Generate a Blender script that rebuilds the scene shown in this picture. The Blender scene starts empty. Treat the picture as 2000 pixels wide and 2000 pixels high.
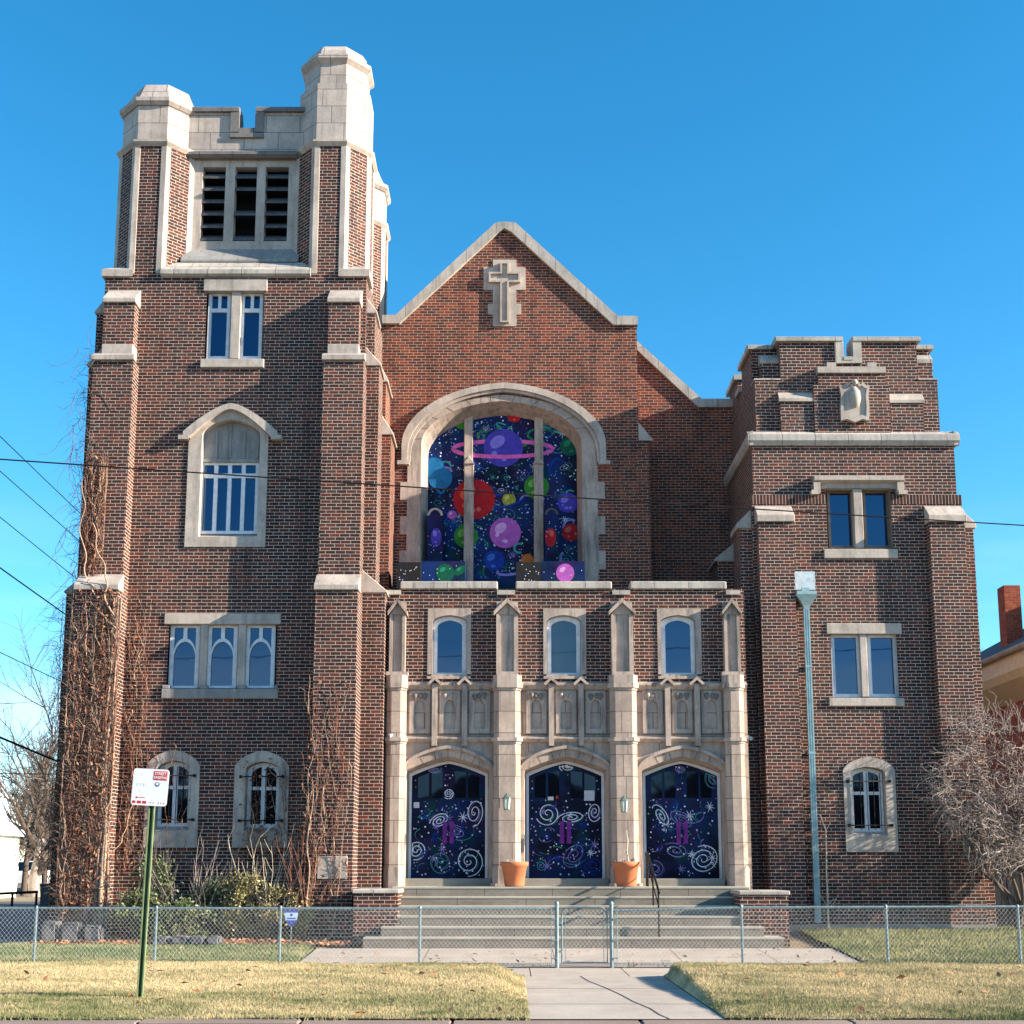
import bpy, bmesh, math, random
import numpy as np
from mathutils import Vector, Matrix, noise as mnoise
R_ = math.radians
random.seed(7)
scene = bpy.context.scene
COL = scene.collection

# ------------------------------------------------------------------ camera, sky, sun, exposure
F_, CX, CY, TH, CAMZ = 2500.0, 1000.0, 1287.0, R_(9.28), 1.65
cam = bpy.data.cameras.new('camera'); cam_o = bpy.data.objects.new('camera', cam); COL.objects.link(cam_o)
cam.sensor_width = 36; cam.lens = 36 * F_ / 2000; cam.shift_y = (CY - 1000) / 2000
cam.clip_end = 3000; cam.clip_start = .1
cam_o.location = (0, 0, CAMZ); cam_o.rotation_euler = (math.pi / 2 + TH, 0, 0)
scene.camera = cam_o
SUN_AZ, SUN_EL = R_(102.0), R_(20.5)
S = Vector((math.sin(SUN_AZ) * math.cos(SUN_EL), math.cos(SUN_AZ) * math.cos(SUN_EL), math.sin(SUN_EL)))
sl = bpy.data.lights.new('sun', 'SUN'); sl.energy = 5.0; sl.angle = R_(.5); sl.color = (1, .875, .72)
so = bpy.data.objects.new('sun', sl); COL.objects.link(so); so.rotation_euler = S.to_track_quat('Z', 'Y').to_euler()
so.location = (20, -10, 30)
world = bpy.data.worlds.new('World'); scene.world = world; world.use_nodes = True
wt = world.node_tree; bg = wt.nodes['Background']; bg.inputs[1].default_value = .104
sky = wt.nodes.new('ShaderNodeTexSky'); sky.sky_type = 'NISHITA'; sky.sun_disc = False
sky.sun_elevation = SUN_EL; sky.sun_rotation = SUN_AZ; sky.altitude = 1600; sky.dust_density = .3; sky.ozone_density = 2.2; sky.air_density = 1.0
hs = wt.nodes.new('ShaderNodeHueSaturation'); hs.inputs['Saturation'].default_value = 1.34; hs.inputs['Hue'].default_value = .487
wt.links.new(sky.outputs[0], hs.inputs['Color'])
tc = wt.nodes.new('ShaderNodeTexCoord'); mp = wt.nodes.new('ShaderNodeMapping'); mp.inputs['Scale'].default_value = (2.2, 2.2, 11)
wt.links.new(tc.outputs['Generated'], mp.inputs[0])
cn = wt.nodes.new('ShaderNodeTexNoise'); cn.inputs['Scale'].default_value = 1.7; cn.inputs['Detail'].default_value = 7
wt.links.new(mp.outputs[0], cn.inputs['Vector'])
cr = wt.nodes.new('ShaderNodeMapRange'); cr.inputs[1].default_value = .44; cr.inputs[2].default_value = .72; cr.inputs[4].default_value = .42
wt.links.new(cn.outputs[0], cr.inputs[0])
sx = wt.nodes.new('ShaderNodeSeparateXYZ'); wt.links.new(tc.outputs['Generated'], sx.inputs[0])
hm = wt.nodes.new('ShaderNodeMapRange'); hm.inputs[1].default_value = .27; hm.inputs[2].default_value = .10
wt.links.new(sx.outputs['Z'], hm.inputs[0])
ml = wt.nodes.new('ShaderNodeMath'); ml.operation = 'MULTIPLY'; wt.links.new(cr.outputs[0], ml.inputs[0]); wt.links.new(hm.outputs[0], ml.inputs[1])
def wmath(op, a, b):
    q = wt.nodes.new('ShaderNodeMath'); q.operation = op; q.use_clamp = True
    for i, v_ in enumerate((a, b)):
        if isinstance(v_, (int, float)): q.inputs[i].default_value = v_
        else: wt.links.new(v_, q.inputs[i])
    return q.outputs[0]
def wrange(src, a, b_):
    q = wt.nodes.new('ShaderNodeMapRange'); q.inputs[1].default_value = a; q.inputs[2].default_value = b_; wt.links.new(src, q.inputs[0]); return q.outputs[0]
zz_ = wt.nodes.new('ShaderNodeMath'); zz_.operation = 'MULTIPLY_ADD'; zz_.inputs[1].default_value = .14; wt.links.new(cn.outputs[0], zz_.inputs[0]); wt.links.new(sx.outputs['Z'], zz_.inputs[2])
south = wmath('MULTIPLY', wrange(sx.outputs['Y'], -.25, -.6), wmath('MULTIPLY', wrange(zz_.outputs[0], .250, .222), .5))
tot = wmath('MAXIMUM', ml.outputs[0], south)
mx = wt.nodes.new('ShaderNodeMixRGB'); mx.inputs[2].default_value = (4.6, 5.0, 5.6, 1)
wt.links.new(tot, mx.inputs[0]); wt.links.new(hs.outputs[0], mx.inputs[1]); wt.links.new(mx.outputs[0], bg.inputs[0])
scene.view_settings.view_transform = 'Standard'; scene.view_settings.look = 'None'
scene.view_settings.exposure = 1.6; scene.view_settings.gamma = 1
scene.render.resolution_x = scene.render.resolution_y = 1024

# ------------------------------------------------------------------ photo geometry -> metres
def _d(v):
    y = (CY - v) / F_
    return math.cos(TH) - y * math.sin(TH), math.sin(TH) + y * math.cos(TH)
def Zv(v, d): a, b = _d(v); return CAMZ + d * b / a
def Xu(u, v, d): a, b = _d(v); return (u - CX) / F_ * d / a
def Pt(u, v, d): return Vector((Xu(u, v, d), d, Zv(v, d)))
def RC(u0, u1, v0, v1, d):
    vm = (v0 + v1) / 2
    return Xu(u0, vm, d), Xu(u1, vm, d), Zv(v1, d), Zv(v0, d)

# ------------------------------------------------------------------ materials
def lin(h):
    h = h.lstrip('#'); r = []
    for i in (0, 2, 4):
        c = int(h[i:i + 2], 16) / 255; r.append(c / 12.92 if c <= .04045 else ((c + .055) / 1.055) ** 2.4)
    return (*r, 1)
class NT:
    def __init__(s, name):
        s.m = bpy.data.materials.new(name); s.m.use_nodes = True; s.t = s.m.node_tree
        s.b = s.t.nodes['Principled BSDF']
    def n(s, typ, **kw):
        nd = s.t.nodes.new('ShaderNode' + typ)
        for k, v in kw.items():
            if k.startswith('i_'):
                key = k[2:]; nd.inputs[int(key) if key.isdigit() else key].default_value = v
            else: setattr(nd, k, v)
        return nd
    def l(s, a, b): s.t.links.new(a, b)
    def math(s, op, a, b=None, c=None):
        nd = s.n('Math', operation=op)
        for i, x in enumerate((a, b, c)):
            if x is None: continue
            if isinstance(x, (int, float)): nd.inputs[i].default_value = x
            else: s.l(x, nd.inputs[i])
        return nd.outputs[0]
    def mix(s, f, a, b, bt='MIX'):
        nd = s.n('MixRGB', blend_type=bt)
        for i, x in enumerate((f, a, b)):
            if isinstance(x, (int, float)): nd.inputs[i].default_value = x
            elif isinstance(x, tuple): nd.inputs[i].default_value = x
            else: s.l(x, nd.inputs[i])
        return nd.outputs[0]
    def ramp(s, fac, stops, interp='LINEAR'):
        nd = s.n('ValToRGB'); e = nd.color_ramp; e.interpolation = interp
        while len(e.elements) < len(stops): e.elements.new(.5)
        for el, (p, c) in zip(e.elements, stops): el.position = p; el.color = c if len(c) == 4 else (*c, 1)
        s.l(fac, nd.inputs[0]); return nd.outputs[0]
    def noise(s, vec, scale, detail=4, rough=.55):
        nd = s.n('TexNoise'); nd.inputs['Scale'].default_value = scale; nd.inputs['Detail'].default_value = detail; nd.inputs['Roughness'].default_value = rough
        if vec is not None: s.l(vec, nd.inputs['Vector'])
        return nd.outputs[0]
    def bump(s, h, strength=.4, dist=.01):
        nd = s.n('Bump'); nd.inputs['Strength'].default_value = strength; nd.inputs['Distance'].default_value = dist
        s.l(h, nd.inputs['Height']); s.l(nd.outputs[0], s.b.inputs['Normal'])
    def base(s, c): s.l(c, s.b.inputs['Base Color'])
def mat_plain(name, col, rough=.6, metal=0, var=.12, scale=6, bump=0, spec=.4):
    n = NT(name); g = n.n('NewGeometry').outputs['Position']
    f = n.noise(g, scale, 5)
    c2 = tuple(min(1, x * (1 + var * 2)) for x in col[:3]) + (1,); c1 = tuple(x * (1 - var * 2) for x in col[:3]) + (1,)
    n.base(n.ramp(f, [(.3, c1), (.7, c2)]))
    n.b.inputs['Roughness'].default_value = rough; n.b.inputs['Metallic'].default_value = metal
    n.b.inputs['Specular IOR Level'].default_value = spec
    if bump: n.bump(n.noise(g, scale * 4, 6), bump, .01)
    return n.m
def mat_brick(name, stops, mortar=(.55, .44, .37, 1), w=.213, h=.0737, mw=.05, mh=.155, soldier=False, tint=None, stain=.55):
    n = NT(name); uv = n.n('UVMap').outputs[0]; sp = n.n('SeparateXYZ'); n.l(uv, sp.inputs[0])
    wob = n.noise(uv, 9, 2)
    U = sp.outputs[0]; V = n.math('ADD', sp.outputs[1], n.math('MULTIPLY', n.math('SUBTRACT', wob, .5), .010))
    rv = n.math('DIVIDE', V, h); row = n.math('FLOOR', rv)
    off = n.math('MULTIPLY', n.math('MODULO', n.math('ABSOLUTE', row), 2), .5)
    rowj = n.n('TexWhiteNoise', noise_dimensions='1D'); n.l(row, rowj.inputs['W'])
    off = n.math('ADD', off, n.math('MULTIPLY', rowj.outputs[0], .14))
    ru = n.math('ADD', n.math('DIVIDE', U, w), off); col = n.math('FLOOR', ru)
    fx = n.math('SUBTRACT', ru, col); fy = n.math('SUBTRACT', rv, row)
    mask = n.math('MULTIPLY', n.math('GREATER_THAN', fx, mw), n.math('GREATER_THAN', fy, mh))
    cb = n.n('CombineXYZ'); n.l(col, cb.inputs[0]); n.l(row, cb.inputs[1])
    wn = n.n('TexWhiteNoise', noise_dimensions='2D'); n.l(cb.outputs[0], wn.inputs['Vector'])
    bc = n.ramp(wn.outputs['Value'], stops, 'CONSTANT')
    g = n.n('NewGeometry').outputs['Position']
    spk = n.noise(g, 55, 3); bc = n.mix(.55, bc, n.ramp(spk, [(.25, (.35, .33, .33, 1)), (.75, (1.55, 1.5, 1.5, 1))]), 'MULTIPLY')
    big = n.noise(g, .55, 5, .65); bc = n.mix(stain, bc, n.ramp(big, [(.3, (.5, .48, .5, 1)), (.7, (1.5, 1.4, 1.3, 1))]), 'MULTIPLY')
    mo = n.mix(.5, mortar, n.ramp(n.noise(g, 3.0, 5), [(.3, (.55, .55, .58, 1)), (.7, (1.25, 1.2, 1.15, 1))]), 'MULTIPLY')
    cc = n.mix(mask, mo, bc)
    st = n.n('Mapping'); st.inputs['Scale'].default_value = (2.6, 2.6, .33); n.l(g, st.inputs[0])
    sn = n.noise(st.outputs[0], 1.1, 6, .68); sm = n.math('MULTIPLY', n.ramp(sn, [(.50, (0, 0, 0)), (.72, (1, 1, 1))]), stain * 1.25)
    cc = n.mix(sm, cc, n.mix(1.0, cc, (.36, .36, .38, 1), 'MULTIPLY'))
    ef = n.noise(g, .8, 7, .75); cc = n.mix(n.math('MULTIPLY', n.ramp(ef, [(.60, (0, 0, 0)), (.75, (1, 1, 1))]), .16), cc, (.42, .36, .32, 1))
    n.base(cc)
    n.b.inputs['Roughness'].default_value = .85; n.b.inputs['Specular IOR Level'].default_value = .2
    hh = n.math('ADD', n.math('MULTIPLY', mask, .55), n.math('MULTIPLY', n.math('ADD', spk, n.math('MULTIPLY', wn.outputs['Value'], .8)), .4))
    n.bump(hh, .55, .012)
    return n.m
B_TOWER = [(p, (c[0] * .98, c[1] * .86, c[2] * .80)) for p, c in [(0, (.046, .027, .024)), (.2, (.085, .035, .028)), (.38, (.056, .031, .028)), (.52, (.105, .043, .031)), (.66, (.058, .036, .033)), (.78, (.13, .044, .030)), (.86, (.075, .053, .044)), (.93, (.040, .026, .026))]]
B_GABLE = [(p, (c[0] * 1.06, c[1] * .90, c[2] * .82)) for p, c in [(0, (.10, .038, .028)), (.25, (.145, .048, .032)), (.45, (.08, .036, .029)), (.6, (.17, .064, .036)), (.74, (.07, .040, .033)), (.86, (.20, .055, .033)), (.95, (.055, .034, .032))]]
B_HOUSE = [(0, (.30, .075, .038)), (.4, (.26, .06, .03)), (.75, (.34, .09, .045))]
M = {}
M['brick'] = mat_brick('dark_brick', B_TOWER)
M['brick_gable'] = mat_brick('red_brick', B_GABLE, mortar=(.50, .35, .275, 1))
M['brick_right'] = mat_brick('brown_brick', [(p, (c[0] * 1.05, c[1] * 1.08, c[2] * 1.1)) for p, c in B_TOWER], mortar=(.57, .46, .39, 1))
M['soldier'] = mat_brick('soldier_brick', B_TOWER, w=.0737, h=.40, mw=.13, mh=.03)
M['brick_house'] = mat_brick('neighbour_brick', B_HOUSE, mortar=(.34, .17, .11, 1), mh=.1, stain=.2)
def mat_stone(name, c, joint=None, dirt=.3, jw=.016, warm=None):
    n = NT(name); g = n.n('NewGeometry').outputs['Position']
    a = n.noise(g, 1.3, 6, .65); b = n.noise(g, 14, 4)
    c1 = tuple(x * .72 for x in c); c2 = tuple(min(.8, x * 1.15) for x in c)
    col = n.ramp(a, [(.28, c1 + (1,)), (.62, c2 + (1,))])
    col = n.mix(.35, col, n.ramp(b, [(.3, (.72, .72, .72, 1)), (.7, (1.2, 1.2, 1.2, 1))]), 'MULTIPLY')
    # streaky weathering stains of their own shape
    st = n.n('Mapping'); st.inputs['Scale'].default_value = (5, 5, .55); n.l(g, st.inputs[0])
    sn = n.noise(st.outputs[0], 1.6, 6, .7)
    col = n.mix(n.math('MULTIPLY', n.ramp(sn, [(.49, (0, 0, 0)), (.70, (1, 1, 1))]), dirt), col, (.10, .095, .095, 1))
    h = n.noise(g, 45, 4)
    if joint:
        jx, jz = joint
        uv = n.n('UVMap').outputs[0]; sp = n.n('SeparateXYZ'); n.l(uv, sp.inputs[0])
        rv = n.math('DIVIDE', n.math('ADD', sp.outputs[1], .13), jz); row = n.math('FLOOR', rv)
        rj = n.n('TexWhiteNoise', noise_dimensions='1D'); n.l(row, rj.inputs['W'])
        ru = n.math('ADD', n.math('DIVIDE', sp.outputs[0], jx), n.math('MULTIPLY', rj.outputs[0], 1.0)); cl = n.math('FLOOR', ru)
        fx = n.math('SUBTRACT', ru, cl); fy = n.math('SUBTRACT', rv, row)
        mk = n.math('MULTIPLY', n.math('GREATER_THAN', fx, jw / jx), n.math('GREATER_THAN', fy, jw / jz))
        cb = n.n('CombineXYZ'); n.l(cl, cb.inputs[0]); n.l(row, cb.inputs[1])
        wn = n.n('TexWhiteNoise', noise_dimensions='2D'); n.l(cb.outputs[0], wn.inputs['Vector'])
        col = n.mix(.8, col, n.ramp(wn.outputs['Value'], [(0, (.86, .86, .88, 1)), (1, (1.1, 1.08, 1.05, 1))]), 'MULTIPLY')
        col = n.mix(mk, (c[0] * .34, c[1] * .32, c[2] * .32, 1), col)
        h = n.math('ADD', h, mk)
    n.base(col); n.b.inputs['Roughness'].default_value = .85; n.b.inputs['Specular IOR Level'].default_value = .25
    n.bump(h, .3, .006)
    return n.m
M['stone'] = mat_stone('limestone_trim', (.44, .375, .32), dirt=.45)
M['ashlar'] = mat_stone('limestone_ashlar', (.43, .37, .325), joint=(.78, .42), dirt=.35)
M['porch_stone'] = mat_stone('buff_porch_stone', (.42, .33, .268), joint=(.70, .46), dirt=.5)
M['porch_trim'] = mat_stone('buff_porch_trim', (.41, .328, .272), dirt=.85)
M['soot'] = mat_stone('sooty_carved_stone', (.20, .165, .14), dirt=.75)
M['weathered'] = mat_stone('weathered_sill_stone', (.27, .26, .245), dirt=.5)
M['dark_coping'] = mat_stone('soot_dark_coping', (.17, .16, .155), joint=(.75, 3), dirt=.5)
M['coping'] = mat_stone('coping_stone', (.42, .385, .34), joint=(.75, 3), dirt=.5)
def mat_concrete(name, c, joint=None):
    n = NT(name); g = n.n('NewGeometry').outputs['Position']
    col = n.ramp(n.noise(g, .9, 7, .7), [(.3, tuple(x * .78 for x in c) + (1,)), (.65, tuple(x * 1.1 for x in c) + (1,))])
    col = n.mix(.4, col, n.ramp(n.noise(g, 38, 4), [(.3, (.7, .7, .7, 1)), (.7, (1.25, 1.25, 1.25, 1))]), 'MULTIPLY')
    st = n.ramp(n.noise(g, 3.3, 7, .75), [(.56, (0, 0, 0)), (.75, (1, 1, 1))]); col = n.mix(n.math('MULTIPLY', st, .35), col, (.09, .085, .075, 1))
    if joint:
        sp = n.n('SeparateXYZ'); n.l(g, sp.inputs[0]); zr_ = n.math('MULTIPLY', n.math('FLOOR', n.math('MULTIPLY', sp.outputs[1], 3.1)), .61)
        q = n.math('FRACT', n.math('ADD', n.math('DIVIDE', sp.outputs[0], joint), zr_)); col = n.mix(n.math('LESS_THAN', q, .009), col, (.05, .045, .04, 1))
        s2 = n.n('Mapping'); s2.inputs['Scale'].default_value = (1.5, .4, 6); n.l(g, s2.inputs[0]); col = n.mix(n.math('MULTIPLY', n.ramp(n.noise(s2.outputs[0], 1.5, 6, .7), [(.48, (0, 0, 0)), (.7, (1, 1, 1))]), .5), col, (.07, .062, .05, 1))
    n.base(col); n.b.inputs['Roughness'].default_value = .9; n.bump(n.noise(g, 60, 4), .25, .006)
    return n.m
M['concrete'] = mat_concrete('sidewalk_concrete', (.42, .355, .295))
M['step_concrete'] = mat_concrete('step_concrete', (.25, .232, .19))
M['riser_concrete'] = mat_concrete('shade_toned_grimy_riser_concrete', (.20, .178, .145), 1.37); M['tread_concrete'] = mat_concrete('sun_toned_tread_concrete', (.40, .365, .30))  # sun on treads and shade on risers painted into the base colours; grime streaks too
M['asphalt'] = mat_concrete('asphalt', (.055, .055, .058))
M['curb'] = mat_concrete('curb_stone', (.24, .175, .145))
M['white_paint'] = mat_plain('white_window_paint', (.66, .68, .70), .5, var=.07, scale=9)
M['brown_frame'] = mat_plain('brown_window_frame', (.20, .155, .11), .5)
M['blue_frame'] = mat_plain('pale_door_frame_paint', (.62, .62, .62), .5, var=.05)
def mat_glass(name, c=(.002, .006, .035), ior=2.1):
    n = NT(name); g = n.n('NewGeometry').outputs['Position']
    n.b.inputs['Base Color'].default_value = (*c, 1); n.b.inputs['Roughness'].default_value = .03
    n.b.inputs['IOR'].default_value = ior; n.b.inputs['Specular Tint'].default_value = (.36, .62, .92, 1)
    n.bump(n.noise(g, 1.6, 2), .05, .02); return n.m
M['glass'] = mat_glass('blue_window_glass')
M['dark_glass'] = mat_glass('dark_window_glass', (.004, .005, .009), 1.5)
M['cloud_glass'] = mat_glass('clouded_window_glass', (.075, .10, .095), 1.8)
M['louvre'] = mat_plain('louvre_wood', (.075, .075, .078), .8, var=.2, scale=12)
M['black'] = mat_plain('dark_void', (.008, .008, .009), .9)
M['iron'] = mat_plain('black_iron', (.006, .006, .007), .6, spec=.2)
M['galv'] = mat_plain('galvanised_steel', (.20, .27, .285), .5, metal=.4, var=.12, scale=14)
M['wire'] = mat_plain('fence_wire', (.54, .56, .57), .45, metal=.35)
M['green_copper'] = mat_plain('downspout_paint', (.27, .39, .40), .45, metal=.25, var=.1)
M['tin'] = mat_plain('galvanised_flashing', (.47, .55, .58), .5, metal=.2)
M['terracotta'] = mat_plain('terracotta', (.50, .165, .075), .7, var=.07, scale=5, spec=.3)
M['soil'] = mat_plain('dry_soil', (.10, .075, .05), .95, scale=25)
M['stalk'] = mat_plain('dead_stalk', (.52, .45, .33), .9, scale=25)
M['purple'] = mat_plain('purple_plate', (.16, .008, .22), .45)
M['sign_white'] = mat_plain('sign_white', (.82, .82, .80), .4, var=.02)
M['sign_red'] = mat_plain('sign_red', (.62, .03, .05), .4, var=.03)
M['sign_blue'] = mat_plain('sign_blue', (.05, .08, .36), .4, var=.03)
M['sign_pale'] = mat_plain('sign_pale_blue', (.50, .62, .80), .4, var=.03)
M['sign_dim'] = mat_plain('faded_sign_ink', (.62, .63, .66), .5, var=.03)
M['sign_post'] = mat_plain('green_sign_post', (.24, .31, .15), .45, metal=.3)
M['paper'] = mat_plain('paper_notice', (.55, .56, .62), .8, var=.05)
M['bark'] = mat_plain('bare_bark', (.10, .075, .06), .95, scale=14)
M['bark_pale'] = mat_plain('pale_twig_bark', (.30, .245, .215), .9, scale=14)
M['bark_dark'] = mat_plain('dark_twig_bark', (.12, .095, .085), .9, scale=14)
M['vine'] = mat_plain('pale_vine_stem', (.37, .25, .175), .9, scale=20, var=.2)
M['vine_brown'] = mat_plain('brown_vine_stem', (.21, .085, .055), .9, scale=20, var=.25)
M['dry_leaf'] = mat_plain('dry_orange_leaf', (.27, .12, .065), .8, scale=8, var=.3)
M['litter'] = mat_plain('fallen_leaf', (.36, .17, .085), .85, scale=9, var=.3)
M['leaf'] = mat_plain('evergreen_leaf', (.13, .16, .065), .45, scale=7, var=.28)
M['yellow_leaf'] = mat_plain('yellowed_leaf', (.26, .225, .09), .5, scale=7, var=.25)
M['cream'] = mat_plain('cream_soffit', (.62, .50, .30), .6, var=.05)
M['shingle'] = mat_plain('grey_shingle', (.075, .075, .08), .9, scale=9, bump=.4)
M['white_wall'] = mat_plain('white_stucco', (.78, .78, .66), .7, var=.04)
M['white_roof'] = mat_plain('pale_metal_roof', (.66, .68, .68), .5, var=.08)
M['tan_wall'] = mat_plain('tan_siding', (.30, .27, .23), .8)
M['orange_wood'] = mat_plain('orange_wood', (.42, .20, .06), .7)
M['fence_wood'] = mat_plain('grey_fence_wood', (.016, .018, .026), .85, scale=12, var=.2)
M['car_white'] = mat_plain('white_car_paint', (.75, .76, .78), .25, var=.01)
M['tyre'] = mat_plain('tyre_rubber', (.02, .02, .02), .9)
M['cable'] = mat_plain('black_cable', (.008, .008, .009), .9, spec=.1)
M['utility'] = mat_plain('dark_metal_cabinet', (.035, .04, .055), .6)
M['rock'] = mat_stone('rough_stone_block', (.11, .112, .118), dirt=.35)
M['lantern'] = mat_plain('verdigris_lantern', (.13, .19, .16), .5, metal=.3)
M['lantern_glass'] = mat_plain('frosted_lantern_glass', (.62, .64, .56), .25, var=.05)
def mat_mural(name, dark=(.003, .006, .026), a=(.030, .012, .075), b=(.004, .040, .038), c=(.006, .026, .125)):
    n = NT(name); g = n.n('NewGeometry').outputs['Position']
    x = n.ramp(n.noise(g, 1.1, 5), [(.40, (*dark, 1)), (.62, (*c, 1))])
    x = n.mix(n.ramp(n.noise(g, 1.7, 4), [(.5, (0, 0, 0)), (.68, (.8, .8, .8))]), x, (*a, 1))
    nd = n.n('Mapping'); nd.inputs['Location'].default_value = (13, 5, 9); n.l(g, nd.inputs[0])
    x = n.mix(n.ramp(n.noise(nd.outputs[0], 2.1, 4), [(.54, (0, 0, 0)), (.7, (.8, .8, .8))]), x, (*b, 1))
    n.base(x); n.b.inputs['Roughness'].default_value = .6; n.b.inputs['Specular IOR Level'].default_value = .12; return n.m
M['mural'] = mat_mural('space_mural')
M['door'] = mat_mural('space_door_paint', (.0025, .005, .016), (.026, .010, .055), (.004, .040, .042), (.006, .022, .085))
def flat(name, c): return mat_plain(name, c, .6, var=.10, scale=9, spec=.12)
M['p_white'] = flat('mural_white', (.72, .75, .86)); M['p_lav'] = flat('mural_lavender', (.28, .22, .55)); M['p_blue'] = flat('mural_pale_blue', (.16, .30, .72)); M['p_teal'] = flat('mural_teal', (.05, .34, .28))
for nm, c in dict(violet=(.07, .05, .38), violet_light=(.22, .18, .62), red=(.46, .015, .02), red_light=(.68, .12, .08), pink=(.42, .10, .40), pink_light=(.66, .34, .62), green=(.04, .22, .03), green_light=(.16, .46, .09), teal_blue=(.012, .13, .30), teal_light=(.05, .28, .52), yellow=(.30, .30, .03), yellow_light=(.52, .50, .12), orange=(.50, .15, .03), ring=(.72, .13, .42), blue=(.008, .04, .28), blue_light=(.05, .16, .52), dgreen=(.006, .09, .05), dgreen_light=(.02, .22, .12)).items():
    M['p_' + nm] = flat('mural_' + nm, c)
def mat_lawn(name, straw=(.52, .42, .25), green=(.125, .15, .06), bias=.5, curbgreen=False):
    n = NT(name); g = n.n('NewGeometry').outputs['Position']
    st = n.n('Mapping'); st.inputs['Scale'].default_value = (.55, 1.0, 1); n.l(g, st.inputs[0])
    f = n.noise(st.outputs[0], .9, 8, .72)
    if curbgreen:
        sp = n.n('SeparateXYZ'); n.l(g, sp.inputs[0])
        m1 = n.n('MapRange'); m1.inputs[1].default_value = 17.0; m1.inputs[2].default_value = 15.4; m1.inputs[4].default_value = .12; n.l(sp.outputs[1], m1.inputs[0])
        m2 = n.n('MapRange'); m2.inputs[1].default_value = 19.4; m2.inputs[2].default_value = 20.3; m2.inputs[4].default_value = .10; n.l(sp.outputs[1], m2.inputs[0])
        f = n.math('SUBTRACT', f, n.math('ADD', m1.outputs[0], m2.outputs[0]))
    c = n.ramp(f, [(bias - .14, (*green, 1)), (bias - .02, tuple((x + y) / 2 for x, y in zip(green, straw)) + (1,)), (bias + .13, (*straw, 1))])
    c = n.mix(.6, c, n.ramp(n.noise(g, 34, 5, .8), [(.25, (.38, .40, .34, 1)), (.75, (1.6, 1.55, 1.5, 1))]), 'MULTIPLY')
    n.base(c); n.b.inputs['Roughness'].default_value = .9; n.b.inputs['Specular IOR Level'].default_value = .15
    return n.m
M['verge'] = mat_lawn('winter_verge_grass', bias=.42, curbgreen=True)
M['lawn'] = mat_lawn('winter_lawn_grass', straw=(.34, .31, .16), green=(.12, .165, .075), bias=.56)
M['lawn_right'] = mat_lawn('greener_lawn_grass', straw=(.38, .34, .17), green=(.12, .16, .055), bias=.5)
M['earth'] = mat_plain('dry_earth', (.19, .145, .09), .95, scale=3, var=.2)

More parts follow.
